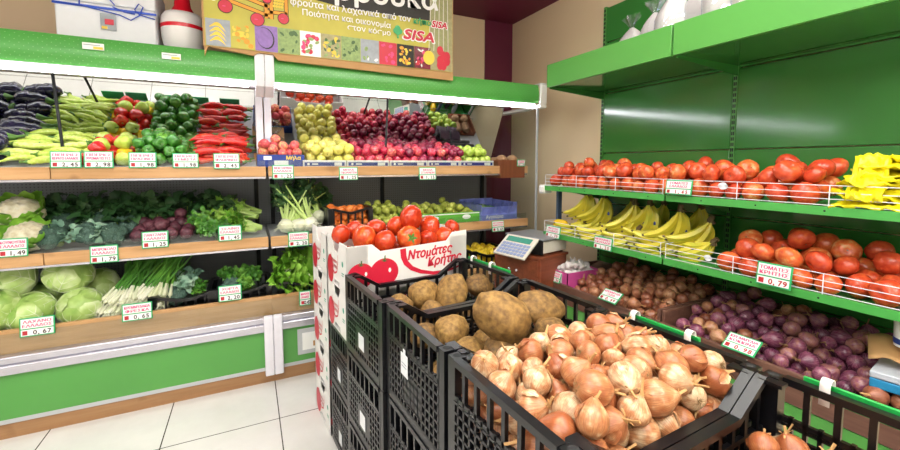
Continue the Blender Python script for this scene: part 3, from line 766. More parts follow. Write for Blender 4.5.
for a in [
    (49, 82, 151, 168, YT, ('ΠΙΠΕΡΙΕΣ', 'ΚΕΡΑΤΟ ΕΛΛΑΔΟΣ'), '2.45', 'price tag in front of the pale long peppers, left of two touching tags'),
    (83, 114, 151, 168, YT, ('ΠΙΠΕΡΙΕΣ', 'ΧΡΩΜΑΤΙΣΤΕΣ'), '2.98', 'price tag right beside the pale long peppers tag, below two red peppers'),
    (128, 157, 152, 168, YT, ('ΠΙΠΕΡΙΕΣ', 'ΠΡΑΣΙΝΕΣ'), '1.98', 'price tag on the upper shelf edge at the left of the green bell peppers'),
    (172, 199, 153, 168, YT, ('ΠΙΠΕΡΙΕΣ', 'ΓΕΜΙΣΤΑ'), '1.98', 'price tag on the upper shelf edge at the right of the green bell peppers'),
    (213, 240, 153, 169, YT, ('ΠΙΠΕΡΙΕΣ', 'ΦΛΩΡΙΝΗΣ'), '2.45', 'price tag below the long red peppers'),
    (272, 294, 165, 179, YT, ('ΝΕΚΤΑΡΙΝΙΑ', 'ΕΛΛΑΔΟΣ'), '1.25', 'price tag hanging under the blue box of blushed small fruit'),
    (339, 358, 167, 180, YT, ('ΜΗΛΑ', 'ΓΚΟΛΝΤΕΝ'), '1.25', 'price tag under the upper shelf edge where yellow apples meet red ones'),
    (419, 436, 167, 180, YT, ('ΜΗΛΑ', 'ΣΤΑΡΚΙΝ'), '1.15', 'price tag hanging under the dark red apples on the upper shelf'),
    (-4, 29, 237, 258, YM_, ('ΚΟΥΝΟΥΠΙΔΙ', 'ΕΛΛΑΔΟΣ'), '1.49', 'price tag below the cauliflowers, cut by the left picture edge'),
    (89, 119, 246, 262, YM_, ('ΜΠΡΟΚΟΛΟ', 'ΕΛΛΑΔΟΣ'), '1.79', 'price tag on the middle shelf edge below the broccoli'),
    (141, 169, 231, 248, YM_, ('ΠΑΝΤΖΑΡΙΑ', 'ΕΛΛΑΔΟΣ'), '1.25', 'price tag standing in front of the dark beetroots'),
    (218, 242, 226, 240, YM_, ('ΣΕΛΙΝΟ', 'ΕΛΛΑΔΟΣ'), '1.45', 'price tag in front of the pale celery bunches'),
    (288, 309, 232, 246, YM_, ('ΣΕΛΙΝΟΡΙΖΑ', 'ΕΛΛΑΔΟΣ'), '2.20', 'price tag on the middle shelf edge below the celery roots'),
    (492, 504, 221, 231, YM_, ('ΑΓΓΟΥΡΙΑ', 'ΚΡΗΤΗΣ'), '0.65', 'small price tag under the blue lined box of cucumbers'),
    (18, 56, 314, 338, YD, ('ΛΑΧΑΝΟ', 'ΕΛΛΑΔΟΣ'), '0.67', 'large price tag in front of the white cabbages'),
    (121, 153, 302, 321, YD, ('ΚΡΕΜΜΥΔΑΚΙΑ', 'ΦΡΕΣΚΑ'), '0.65', 'price tag in front of the bundles of spring onions'),
    (218, 242, 286, 300, YD, ('ΧΟΡΤΑ', 'ΕΛΛΑΔΟΣ'), '2.20', 'red lettered price tag clipped on the black crates of dark greens'),
    (299, 311, 291, 305, YD, ('ΜΑΡΟΥΛΙ', 'ΕΛΛΑΔΟΣ'), '0.60', 'price tag by the lettuce, partly behind the white carton stack'),
]: left_tag(*a)
def right_tag(a, b, v, w, X, nm, pr, lb, lean=R(-8)):
    p0, p1 = plane_pt(a, v, 0, X), plane_pt(b, (v + w) / 2, 0, X); wd = p0.y - p1.y; z0 = plane_pt((a + b) / 2, v + 2, 0, X).z; z1 = plane_pt((a + b) / 2, w - 2, 0, X).z
    price_tag((X, (p0.y + p1.y) / 2, (z0 + z1) / 2), wd, z0 - z1, FX @ Matrix.Rotation(lean, 3, 'X'), nm, pr, lb, 'red')
right_tag(666, 692, 178, 197, 1.975, ('ΤΟΜΑΤΕΣ', 'ΕΛΛΑΔΟΣ'), '1.45', 'green framed price tag on the wire front of the upper tomato shelf')
right_tag(757, 792, 262, 289, 1.965, ('ΤΟΜΑΤΕΣ', 'ΚΡΗΤΗΣ'), '0.79', 'price tag reading 0,79 below the tomatoes right of the bananas')
right_tag(594, 612, 235, 252, 1.965, ('ΜΠΑΝΑΝΕΣ', 'ΕΚΟΥΑΔΟΡ'), '1.25', 'price tag in the middle of the banana shelf front')
right_tag(546, 560, 224, 240, 1.965, ('ΦΡΟΥΤΑ', 'ΕΛΛΑΔΟΣ'), '1.70', 'price tag at the left end of the banana shelf front')
flatlean = FX @ Matrix.Rotation(R(-52), 3, 'X')
price_tag((1.945, 1.0, .648), .135, .088, flatlean, ('ΚΡΕΜΜΥΔΙΑ', 'ΚΟΚΚΙΝΑ'), '0.98', 'tilted price tag on the front board of the red onion bin', 'red')
price_tag((1.945, 1.735, .648), .135, .088, flatlean, ('ΚΡΕΜΜΥΔΙΑ', 'ΞΕΡΑ'), '0.49', 'tilted price tag on the front board of the brown onion bin', 'red')
p = plane_pt(521, 163, 1, 2.935)
price_tag((p.x, 2.932, p.z), .085, .06, I3, ('ΑΚΤΙΝΙΔΙΑ', 'ΕΛΛΑΔΟΣ'), '1.49', 'price tag fixed on the brown box with two brown kiwi fruit')

# ------------------------------------------------------------------ gondola shelving on the right
def wire(mb, p, q, r=.0016, mi=0): mb.tube([p, q], r, 5, mi)
def gondola(y0, y1, lab):  # y0 < y1
    g_ = empty('gondola_shelving', (2.0, y0, 0)); tag(g_, lab, 'shelving', 'green shelving units along the right wall')
    def P(n, mb, mats, parent=g_, **k):
        mb.v = [(v[0] - 2.0, v[1] - y0, v[2]) for v in mb.v]; return mb.build(n, mats, parent, **k)
    for a, b in ((.32, .70), (.705, 1.13), (1.135, 1.53), (1.536, 2.0), (2.006, 2.40), (2.406, 2.67)):
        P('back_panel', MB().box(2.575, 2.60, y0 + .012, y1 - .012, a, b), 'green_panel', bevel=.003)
    for y in ((y1 - .012,) if y1 < 1.5 else (y1 - .012,)):
        u = MB(); u.box(2.57, 2.61, y, y + .024, 0, 2.68)
        z = .4
        while z < 2.65: u.box(2.5675, 2.5701, y + .004, y + .010, z, z + .02, 1).box(2.5675, 2.5701, y + .014, y + .020, z, z + .02, 1); z += .032
        P('upright', u, ['green_metal', 'dark_slot'])
    # top shelf with deep valance
    P('top_shelf', MB().box(2.02, 2.57, y0 + .004, y1 - .004, 2.015, 2.035), 'green_panel')  # darker green than the valance: underside shade put into the colour
    P('valance', MB().box(2.0, 2.02, y0 + .003, y1 - .003, 2.01, 2.172), 'green_valance', bevel=.002)
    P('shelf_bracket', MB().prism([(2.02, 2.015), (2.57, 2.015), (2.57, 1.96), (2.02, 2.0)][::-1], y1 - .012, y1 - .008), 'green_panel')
    for z, nm, dep in ((1.262, 'tomato_shelf', 2.56), (.918, 'fruit_shelf', 2.56)):
        P(nm, MB().box(2.0, dep, y0 + .003, y1 - .003, z - .008, z + .012), 'green_lip')
        l_ = MB(); l_.box(1.992, 2.004, y0 + .003, y1 - .003, z - .012, z + .022)
        y = y0 + .1
        while y < y1: l_.tube([(1.9915, y, z + .005), (1.9925, y, z + .005)], .004, 8, 1); y += .24
        P('shelf_lip', l_, ['green_lip', 'dark_slot'], bevel=.001)
        for s_ in (y0 + .006, y1 - .008):
            P('side_bracket', MB().prism([(2.0, z - .008), (2.56, z - .008), (2.56, z - .10), (2.30, z - .045)][::-1], s_, s_ + .003), 'green_metal')
        wf = MB()
        for dz in (.028, .052, .076, .104): wire(wf, (1.995, y0 + .012, z + dz), (1.995, y1 - .012, z + dz), .0017)
        for yy in (y0 + .012, y0 + .33, y0 + .66, y1 - .012): wire(wf, (1.995, yy, z + .01), (1.995, yy, z + .104), .002)
        for yy in (y0 + .012, y1 - .012):
            wire(wf, (1.995, yy, z + .104), (2.28, yy, z + .104)); wire(wf, (1.995, yy, z + .052), (2.28, yy, z + .052)); wire(wf, (2.28, yy, z + .104), (2.28, yy, z + .01))
        P('wire_front', wf, 'white_metal')
    P('base_front', MB().box(1.955, 1.970, y0 + .003, y1 - .003, .0, .466), 'green_metal')
    P('base', MB().box(2.02, 2.6, y0 + .003, y1 - .003, 0, .33), 'green_metal')
    return g_
gondola(.42, 1.432, 'green metal shelving unit with tomatoes over more tomatoes and red onions, nearer of two')
gg = gondola(1.438, 2.43, 'green metal shelving unit with tomatoes over bananas and brown onions, at the far end')
e_ = MB(); e_.box(.03 + .09, .03 + .125, .975, 1.0, 0, 1.25); e_.build('front_post', 'post_blue', gg)
e_ = MB(); e_.box(-.03, .06, .985, 1.02, 1.225, 1.29); e_.box(-.035, -.015, .97, 1.02, 1.235, 1.28, 0); e_.build('end_bracket', 'white_plastic', gg, bevel=.004)
e_ = MB(); e_.box(0, .56, .985, .99, 2.03 - .0, 2.17); e_.build('valance_end', 'green_valance', gg)

# white paper discs on wire fronts
for i, (X_, u, v, s_) in enumerate([(1.987, 723, 186, .022), (1.987, 708, 258, .020)]):
    p = plane_pt(u, v, 0, X_); m = MB(); P = [[(math.cos(a) * s_ * k + .0, -.001 - .003 * math.sin(3 * a) * k, math.sin(a) * s_ * .75 * k) for k in (0.01, .5, 1)] for a in [j * PI / 9 for j in range(18)]]
    m.grid(P, 0, True); o = m.build('paper_disc', 'paper_tag'); o.location = p; o.rotation_euler = (0, 0, -PI / 2)
    tag(o, 'small white paper disc on the wires under the %s' % ('upper row of tomatoes' if i == 0 else 'last bananas'), 'paper label')

# ------------------------------------------------------------------ bins with onions
def bin_(y0, y1, lab):
    b = empty('wooden_bin', (1.95, y0, 0)); tag(b, lab, 'bin', 'brown wooden onion bins')
    L = y1 - y0
    MB().box(0, .022, 0, L, .47, .602).build('front_board', 'wood_bin', b, bevel=.003)
    MB().box(.022, .60, 0, .018, .332, .66).build('side_board', 'wood_bin', b, bevel=.002)
    MB().box(.022, .60, L - .018, L, .332, .66).build('side_board', 'wood_bin', b, bevel=.002)
    m = MB(); m.add([(.022, .018, .50), (.60, .018, .66), (.60, L - .018, .66), (.022, L - .018, .50), (.022, .018, .334), (.60, .018, .334), (.60, L - .018, .334), (.022, L - .018, .334)],
                    [(0, 1, 2, 3), (7, 6, 5, 4), (0, 4, 5, 1), (3, 2, 6, 7), (0, 3, 7, 4), (1, 5, 6, 2)])
    m.build('sloping_floor', 'wood_bin', b, False)
    return b
bin_(1.42, 2.41, 'brown wooden bin of brown onions on the lowest level, farther of two')
bin_(.42, 1.41, 'brown wooden bin of red onions on the lowest level, nearer of two')
binfl = lambda x, y: .50 + np.clip((x - 1.972) / .578, 0, 1) * .16 + .002

ON_BR = [p_onion(20 + i, 'onion_brown', False, 1 + .1 * (i % 3 - 1)) for i in range(5)]
ON_RD = [p_onion(40 + i, 'onion_red', False, 1 + .12 * (i % 3 - 1)) for i in range(6)]
rs = random.Random(3)
for x, y, z, r in pack(150, 1.975, 2.53, 1.445, 2.16, binfl, .029, .037, 11):
    spawn('brown_onion', rs.choice(ON_BR), (x, y, z), rrot(), r, 'brown skinned onion in the bin below the bananas', 'onion', 'brown onions in the far bin')
for x, y, z, r in pack(185, 1.975, 2.53, .445, 1.385, binfl, .029, .039, 12):
    if rs.random() < .09: spawn('brown_onion', rs.choice(ON_BR), (x, y, z), rrot(), r, 'stray brown onion lying among the red onions', 'onion', 'stray brown onions in the red onion bin')
    else: spawn('red_onion', rs.choice(ON_RD), (x, y, z), rrot(), r, 'purple red onion in the bin below the lower tomatoes', 'onion', 'red onions in the near bin')
# garlic box
gb = empty('garlic_carton', (2.125, 2.27, .560), 0); gb.scale = (1.15, 1.25, 1.1); tag(gb, 'small pink and white carton full of garlic at the left end of the onion bins', 'carton')
m = MB(); m.box(-.13, .13, -.105, .105, 0, .006); m.box(-.13, .13, -.105, -.10, 0, .11); m.box(-.13, .13, .10, .105, 0, .11); m.box(-.13, -.125, -.105, .105, 0, .11); m.box(.125, .13, -.105, .105, 0, .11)
m.build('carton_wall', 'card_pink', gb); MB().box(-.132, -.13, -.06, .08, .02, .10).build('white_panel', 'card_white', gb)
GAR = [p_garlic(i) for i in range(3)]
for x, y, z, r in pack(60, 1.985, 2.265, 2.152, 2.388, lambda x, y: 0 * x + .57, .026, .031, 13):
    spawn('garlic_bulb', rs.choice(GAR), (x, y, z), tilt(rs.uniform(0, 6.28), rs.uniform(0, 1.5)), r, 'white garlic bulb heaped in the pink carton', 'garlic', 'garlic bulbs in the pink carton')
price_tag((1.962, 2.25, .635), .11, .08, FX @ Matrix.Rotation(R(-20), 3, 'X'), ('ΣΚΟΡΔΑ', 'ΕΛΛΑΔΟΣ'), '3.50', 'price tag leaning against the pink carton of garlic', 'red')

# ------------------------------------------------------------------ tomatoes on the gondola
TOMS = [p_tomato(i, 'tomato_shelf', 4 + i % 4) for i in range(5)]
tfl = lambda x, y: 1.275 + np.clip((x - 2.1) / .3, 0, 1) * .07
for x, y, z, r in pack(118, 2.0, 2.34, .80, 2.41, tfl, .038, .051, 21):
    spawn('tomato', rs.choice(TOMS), (x, y, z), rrot(), r, 'ripe orange red tomato piled behind the wires of the upper shelf', 'tomato', 'tomatoes on the upper shelf')
for x, y, z, r in pack(52, 2.0, 2.40, .44, 1.18, lambda x, y: tfl(x, y) - .344, .042, .052, 22):
    spawn('tomato', rs.choice(TOMS), (x, y, z), rrot(), r, 'orange red tomato on the lower shelf right of the bananas', 'tomato', 'tomatoes right of the bananas')
# yellow bags
def yellow_sheet(seed):
    m = MB(); P = []
    for i in range(15):
        row_ = []
        for j in range(15):
            a, b = i / 14 - .5, j / 14 - .5
            z = .030 * noise.noise(Vector((a * 4, b * 4, seed))) + .012 * noise.noise(Vector((a * 13, b * 13, seed + 3)))
            row_.append((a * .24 + .01 * noise.noise(Vector((b * 5, seed, 1))), b * .22 + .01 * noise.noise(Vector((a * 5, seed, 2))), z))
        P.append(row_)
    m.grid(P); o = m.build('plastic_bag', 'bag_yellow', None, True, ang=25)
    s_ = o.modifiers.new('s', 'SOLIDIFY'); s_.thickness = .006; return o
for i in range(9):
    o = yellow_sheet(i); o.location = (2.11 + .012 * (i % 3) + .004 * i, .64 + .03 * (i % 2) - .012 * i, 1.305 + i * .021); o.rotation_euler = (.1 * (i % 2) - .05, -.10 + .05 * (i % 3), i * .7)
    tag(o, 'bright yellow crumpled plastic bag in the pile at the right end of the tomatoes', 'plastic bag', 'pile of yellow plastic bags')
o = yellow_sheet(30); o.location = (2.03, .655, 1.40); o.scale = (.8, .45, 1); o.rotation_euler = (0, R(-62), .1); tag(o, 'yellow plastic bag hanging down at the front of the yellow pile', 'plastic bag')

# ------------------------------------------------------------------ bananas
rb = random.Random(5)
lb = 'yellow banana bunch on the middle right shelf, stickers on its fruit'
front = [(ya(593, 2.2), 1.20, 1), (ya(606, 2.2), 1.19, 1), (ya(640, 2.2), 1.165, 1), (ya(652, 2.2), 1.17, 1), (ya(686, 2.2), 1.155, 1), (ya(711, 2.2), 1.11, 1)]
for i, (y, z, s_) in enumerate(front):
    banana_bunch((2.15 + .03 * (i % 2), y - .01, z + .01), PI / 2 + R(18 + 14 * (i % 3)), R(4 if i < 5 else -14), 6, lb, sc=1.05)
for i in range(9):
    y = 2.16 - i * .112
    banana_bunch((2.12 + .05 * (i % 2), y, 1.03 + .015 * (i % 2)), PI / 2 + R(rb.uniform(5, 50)), R(-34 + rb.uniform(-8, 8)), 5, lb, sc=.95)
for i in range(4):
    banana_bunch((2.38, 2.2 - i * .24, 1.17), PI / 2 + R(rb.uniform(0, 50)), R(0), 5, 'banana bunch in the shaded back row of the middle right shelf', 'banana bunches in the back row')
# packets between tomatoes and bananas at the left end
def pouch(loc, w, h, d, mat, lab, rz=0, col2=None):
    m = MB()
    def fn(q):
        e = 1 - .6 * abs(q.z) ** 6
        sx = math.copysign(abs(q.x) ** .5, q.x); sz = math.copysign(abs(q.z) ** .6, q.z)
        return Vector((sx * w / 2 * (1 - .0 * abs(sz)), q.y * d / 2 * e * (1 + .2 * noise.noise(q * 4)), sz * h / 2 + h / 2))
    m.ball(20, 14, fn); o = m.build('packet', mat); o.location = loc; o.rotation_euler = (0, 0, rz); tag(o, lab, 'packet')
    if col2: MB().box(-w * .3, w * .3, -d / 2 - .002, -d / 2 + .01, h * .3, h * .65).build('packet_label', col2, o)
    return o
flat('packet_purple', '#4a3440', .25, var=.5, scale=50)
pouch((2.30, 2.31, .94), .10, .22, .06, 'packet_purple', 'dark purple packet standing behind the bananas at the left end', -PI / 2 + .4, 'grey_print')
pouch((2.38, 2.38, .93), .09, .16, .05, 'grey_print', 'pale grey packet beside the dark purple packet', -PI / 2 + .4, 'tag_white')
pouch((2.10, 2.36, .93), .12, .10, .07, 'pepper_yellow', 'small yellow brown packet at the left end of the banana shelf', -PI / 2 + .2)

# ------------------------------------------------------------------ rice bags on the top shelf
def rice_bag(loc, w, h, seed, lab, rz):
    m = MB()
    def fn(q):
        k = 1 + .10 * noise.noise(q * 1.8 + Vector((seed,) * 3)); z = q.z
        sx = math.copysign(abs(q.x) ** .7, q.x); sy = math.copysign(abs(q.y) ** .7, q.y)
        t_ = 1 if z < .3 else 1 - .62 * ((z - .3) / .7) ** 1.3
        return Vector((sx * w / 2 * k * t_, sy * w * .36 * k * t_, (z + 1) / 2 * h))
    m.ball(24, 16, fn); o = m.build('rice_bag', 'rice_white', None, ang=70); o.location = loc; o.rotation_euler = (0, .05, rz)
    tag(o, lab, 'bag', 'white bags on the top shelf')
    k_ = MB(); P = []
    for i in range(26):
        a = 2 * PI * i / 26; rr = 1 + .35 * math.sin(5 * a + seed) + .2 * math.sin(11 * a)
        P.append([(math.cos(a) * q * rr, math.sin(a) * q * rr * .6, h * .93 + dz) for q, dz in ((.018, 0), (.012, .02), (.03, .055), (.05, .085))])
    k_.grid(P, 0, True); k_.build('gathered_top', 'film', o, ang=70)
    f_ = MB(); f_.ball(20, 12, lambda q: fn(q) * 1.0 + Vector((q.x, q.y, 0)) * .004); f_.build('clear_film', 'film', o, ang=70)
    return o
bx = [(634, .17, .24), (654, .17, .29), (677, .20, .34), (702, .20, .36), (726, .19, .36), (750, .19, .36), (775, .19, .36), (805, .19, .36)]
for i, (u, w, h) in enumerate(bx):
    y = plane_pt(u, 20, 0, 2.13).y
    rice_bag((2.13 + .03 * (i % 2), y, 2.037), w, h, i * 3.1, ['leftmost low white bag with a gathered clear top on the high green shelf', 'white bag second from the left on the high green shelf'][i] if i < 2 else 'full white bag standing on the high green shelf right of the low bags', .4 * (i % 3) + PI / 2)

# ------------------------------------------------------------------ right edge: cardboard, blue pack, tub
o = empty('blue_grey_pack', (2.10, .555, .640), R(8)); tag(o, 'grey and bright blue flat pack lying on the near onion bin', 'pack')
MB().box(-.09, .10, -.10, .06, 0, .035).build('blue_base', 'pack_blue', o, bevel=.004); MB().box(-.091, .101, -.101, .061, .036, .062).build('grey_lid', 'pack_grey', o, bevel=.005)
o = MB()
P = [[(a * .22, b * .2, .03 * math.sin(a * 3 + 1) + .012 * math.sin(b * 9) + .05 * a) for b in [j / 8 - .5 for j in range(9)]] for a in [i / 8 - .5 for i in range(9)]]
o.grid(P); o = o.build('cardboard_flap', 'card_brown', None, ang=70); s_ = o.modifiers.new('s', 'SOLIDIFY'); s_.thickness = .004
o.scale = (.75, .75, .75); o.location = (2.15, .58, .755); o.rotation_euler = (0, R(8), R(20)); tag(o, 'torn brown cardboard flap above the grey and blue pack', 'cardboard')
o = empty('white_tub', (2.12, .53, .79)); tag(o, 'white tub with a blue printed foot at the right picture edge', 'tub')
m = MB(); m.tube([(0, 0, 0), (0, 0, .15)], [.05, .055], 24, 0); m.build('tub_body', 'white_plastic', o); m = MB(); m.tube([(0, 0, .01), (0, 0, .03)], [.0515, .0522], 24, 0); m.build('blue_print', 'print_blue', o)
m = MB(); m.tube([(0, 0, .15), (0, 0, .162)], [.058, .058], 24, 0); m.build('lid', 'white_plastic', o)

# ------------------------------------------------------------------ chest and scale
c = empty('wooden_chest', (1.90, 2.47, 0), R(14)); tag(c, 'dark brown wooden chest of drawers carrying the weighing scale', 'chest')
hx, hy = .155, .22
MB().box(-hx, hx, -hy, hy, 0, .775).build('body', 'wood_chest', c, bevel=.004); MB().box(-hx - .01, hx + .01, -hy - .01, hy + .01, .776, .795).build('top_board', 'wood_chest', c, bevel=.003)
for a, b in ((.12, .33), (.35, .56), (.58, .765)):
    d = MB().box(-hx - .012, -hx, -hy + .02, hy - .02, a, b).build('drawer', 'wood_chest', c, bevel=.003)
    for yy in (-.02, .05): MB().ball(10, 8, lambda q, yy=yy, zz=(a + b) / 2: Vector((-hx - .022 + q.x * .012, yy + q.y * .012, zz + q.z * .012))).build('knob', 'aluminium', d)
s_ = empty('weighing_scale', (1.93, 2.44, .797), R(12)); tag(s_, 'grey electronic weighing scale with tilted keypad on the brown chest', 'scale')
MB().box(-.13, .15, -.17, .17, .012, .10).build('body', 'scale_cream', s_, bevel=.008)
MB().box(-.15, -.125, -.175, .175, .008, .115).build('end_cap', 'black_plastic', s_, bevel=.004)
for x in (-.1, .12):
    for y in (-.14, .14): m = MB(); m.tube([(x, y, 0), (x, y, .013)], .014, 12); m.build('foot', 'black_plastic', s_)
MB().box(-.14, .16, -.185, .185, .108, .122).build('weighing_plate', 'scale_grey', s_, bevel=.005)
k = MB(); Mk = Matrix.Translation((-.145, 0, .122)) @ Matrix.Rotation(R(-38), 4, 'Y')
k.box(-.20, 0, -.15, .15, -.014, 0, 0, Mk); kp = k.build('keypad', 'scale_cream', s_, bevel=.003)
m = MB(); m.box(-.065, -.018, -.11, .12, .0, .003, 0, Mk); m.build('display', 'lcd_green', kp)
m = MB()
for i in range(4):
    for j in range(8): m.box(-.185 + i * .028, -.164 + i * .028, -.13 + j * .033, -.104 + j * .033, 0, .004, 0, Mk)
m.build('keys', 'key_blue', kp)

# ------------------------------------------------------------------ things on top of the case
p = lambda u: plane_pt(u, 25, 1, 2.95).x
x0, x1 = p(54), p(155)
o = empty('foam_box', ((x0 + x1) / 2, 3.14, 2.138)); tag(o, 'white foam box tied with blue ribbon on top of the case', 'box')
w = (x1 - x0) / 2
MB().box(-w, w, -.17, .17, 0, .20).build('box_body', 'styrofoam', o, bevel=.008); MB().box(-w - .004, w + .004, -.174, .174, .202, .36).build('lid', 'styrofoam', o, bevel=.008)
r_ = MB(); r_.box(-w - .007, w + .007, -.178, -.1745, .172, .184)
def rib(pts): r_.tube([(a, -.182, b) for a, b in pts], .005, 6, 0, flatk=.6)
rib([(-w, .18), (-.10, .175), (.06, .15), (.11, .128), (.15, .16), (.17, .21), (.15, .225), (.13, .19), (.15, .165), (w, .15)])
rib([(-.115, .178), (-.11, .30), (-.10, .36)]); rib([(-.06, .36), (.0, .25), (.04, .20)]); rib([(.03, .19), (.08, .17), (.13, .165)])
r_.build('ribbon', 'ribbon_blue', o)
m = MB(); m.box(-.03, .04, -.178, -.175, .06, .15, 0); m.box(-.01, .03, -.18, -.178, .09, .12, 1); m.box(-.025, .0, -.18, -.178, .065, .08, 2); m.build('printed_label', ['grey_print', 'print_red', 'yellow_fruit_print'], o, False)
xx = p(181); o = empty('round_container', (xx, 3.06, 2.138)); tag(o, 'round white container with red stripe and red cap beside the foam box', 'container')
def lathe(prof, n, nm, mat, par, loc=(0, 0, 0)):
    mb = MB(); mb.grid([[(math.cos(2 * PI * i / n) * r + loc[0], math.sin(2 * PI * i / n) * r + loc[1], z + loc[2]) for r, z in prof] for i in range(n)], 0, True); return mb.build(nm, mat, par, ang=50)
lathe([(.001, 0), (.088, 0), (.104, .02), (.116, .08), (.119, .14), (.114, .20), (.098, .225), (.05, .232), (.001, .232)], 32, 'container_body', 'white_plastic', o)
lathe([(.1175, .128), (.1205, .129), (.1205, .150), (.1185, .151)], 32, 'red_stripe', 'red_plastic', o)
lathe([(.062, .232), (.058, .25), (.045, .275), (.04, .33), (.001, .332)], 24, 'red_cap', 'red_plastic', o)

# banner
def fit_text(m, s_, x0_, x1_, z_, size, y_, mi, rise=0., bold=0, **kw):
    vs, fs = text_vf(s_, size, **kw); a_ = min(v[0] for v in vs); w_ = max(v[0] for v in vs) - a_; k_ = (x1_ - x0_) / w_
    h_ = bold * .7
    for q, (a, b) in enumerate(((0, 0), (bold, 0), (-bold, 0), (0, bold), (0, -bold), (h_, h_), (-h_, h_), (h_, -h_), (-h_, -h_)) if bold else ((0, 0),)):
        m.add([(x0_ + (v[0] - a_) * k_ + a, y_ - q * .00004, z_ + v[1] + rise * (v[0] - a_) / w_ + b) for v in vs], fs, mi)
bx0, bx1 = plane_pt(203, 40, 1, 2.80).x, plane_pt(453, 50, 1, 2.80).x; W_ = bx1 - bx0; zb_ = 2.075
b = empty('fruit_banner', (bx0, 2.80, zb_), 0); tag(b, 'large printed cardboard banner with fruit photos and red SISA lettering above the case', 'banner')
H_ = .95
MB().box(0, W_, 0, .02, 0.056, H_).build('board', 'card_brown', b)
fl_ = MB(); fl_.prism([(0.005, .0), (.02, .045), (.03, .055), (.26, .03), (.29, .05), (.37, .05), (.40, .018), (W_, .0), (W_, .058), (0.005, .058)], .0, .018); fl_.build('bottom_flap', 'card_brown', b)
ar = MB(); mats = ['yellow_print', 'night_print', 'white_print', 'print_red', 'orange_print', 'grey_print', 'violet_print', 'straw_print', 'line_black', 'yellow_fruit_print', 'leaf_print', 'print_green', 'ink_pink', 'tag_green', 'apple_dark']
Y0 = -.001
ar.poly([(.01, .06), (W_ - .005, .06), (W_ - .005, H_ - .01), (.01, H_ - .01)], Y0, 0)
nb_ = MB()
nx0 = .53
ar.poly([(.47, .44), (.80, .40), (1.12, .405), (1.43, .41), (1.43, H_ - .012), (.47, H_ - .012)], Y0 - .001, 1)
ar.poly([(1.43, .062), (W_ - .006, .062), (W_ - .006, H_ - .012), (1.43, H_ - .012)], Y0 - .0015, 7)
ar.build('printed_field', mats, b, False)
ph = MB(); n_ = 12; pw = 1.42 / 11.0
sq = [5, 0, 6, 10, 2, 7, 10, 5, 3, 8, 14]
for i, c_ in enumerate(sq):
    xq = .015 + i * pw; z1_ = .216
    ph.poly([(xq, .062), (xq + pw - .002, .062), (xq + pw - .002, z1_), (xq, z1_)], Y0 - .002, c_)
    rq = random.Random(i)
    if i == 0:
        for k_ in range(4):
            pts = [(xq + .02 + t_ * .085, .165 - k_ * .027 - .02 * t_ + .022 * math.sin(PI * t_)) for t_ in [j / 6 for j in range(7)]]
            ph.poly([(a, z) for a, z in pts] + [(a, z + .022 * math.sin(PI * min(1, max(.1, (a - xq - .02) / .085)))) for a, z in pts[::-1]], Y0 - .003, 9)
    elif i == 2:
        ph.disc((xq + pw * .45, Y0 - .003, .14), .05, 18, 8, .065, rot=.2); ph.disc((xq + pw * .42, Y0 - .0035, .142), .046, 18, 6, .06, rot=.2)
    else:
        pal = {1: (4, 9, 0), 3: (10, 11, 10), 4: (3, 12, 10), 5: (11, 9, 10), 6: (10, 11, 10), 7: (10, 2, 10), 8: (3, 12, 3), 9: (4, 9, 8), 10: (3, 12, 2)}[i]
        for k_ in range(26 if i not in (7,) else 5):
            ph.disc((xq + rq.uniform(.018, pw - .02), Y0 - .003 - k_ * .0001, rq.uniform(.08, .196)), rq.uniform(.006, .017), 10, pal[k_ % 3], rq.uniform(.006, .017), rot=rq.uniform(0, 3))
for k_ in range(7):
    ph.disc((W_ - .11 + .028 * (k_ % 3), Y0 - .006 - k_ * .0001, .10 + .035 * (k_ // 2)), .026, 16, 3, .034)
ph.disc((W_ - .20, Y0 - .0055, .145), .045, 18, 9, .05)
for k_ in range(14): ph.poly([(W_ - .20 + k_ * .013, .20), (W_ - .197 + k_ * .013, .20), (W_ - .16 + k_ * .009, H_ - .02), (W_ - .164 + k_ * .009, H_ - .02)], Y0 - .0025, 2 if k_ % 3 == 0 else 10)
ph.build('fruit_photos', mats, b, False)
ct = MB()  # drawn cart with tomatoes as wheels
def bar_(x0_, z0_, x1_, z1_, w_, mi, yy):
    d_ = Vector((x1_ - x0_, z1_ - z0_)).normalized(); n2 = Vector((-d_.y, d_.x)) * w_ / 2
    ct.poly([(x0_ + n2.x, z0_ + n2.y), (x0_ - n2.x, z0_ - n2.y), (x1_ - n2.x, z1_ - n2.y), (x1_ + n2.x, z1_ + n2.y)][::-1] if False else [(x0_ - n2.x, z0_ - n2.y), (x1_ - n2.x, z1_ - n2.y), (x1_ + n2.x, z1_ + n2.y), (x0_ + n2.x, z0_ + n2.y)], yy, mi)
for a in [(.13, .335, .36, .275), (.13, .39, .36, .33), (.34, .26, .34, .45), (.37, .26, .37, .45), (.35, .30, .46, .305), (.455, .28, .455, .44)]:
    bar_(*a, .026, 8, Y0 - .002); bar_(*a, .019, 4, Y0 - .0025)
for cx_, cz_, rr in ((.121, .296, .036), (.29, .245, .036), (.437, .272, .030), (.345, .375, .024)):
    ct.disc((cx_, Y0 - .003, cz_), rr + .004, 20, 8); ct.disc((cx_, Y0 - .0035, cz_), rr, 20, 3); ct.disc((cx_ - rr * .2, Y0 - .004, cz_), rr * .28, 8, 12, rr * .1)
for k_ in range(14): ct.disc((.385 + .015 * (k_ % 4) + .004 * (k_ // 4), Y0 - .003, .34 + .018 * (k_ // 4)), .008, 10, 9)
ct.disc((.06, Y0 - .003, .335), .018, 12, 2); ct.disc((.28, Y0 - .002, .41), .03, 12, 10, .015)
ct.build('drawn_cart', mats, b, False)
tx = MB(); yl = Y0 - .008
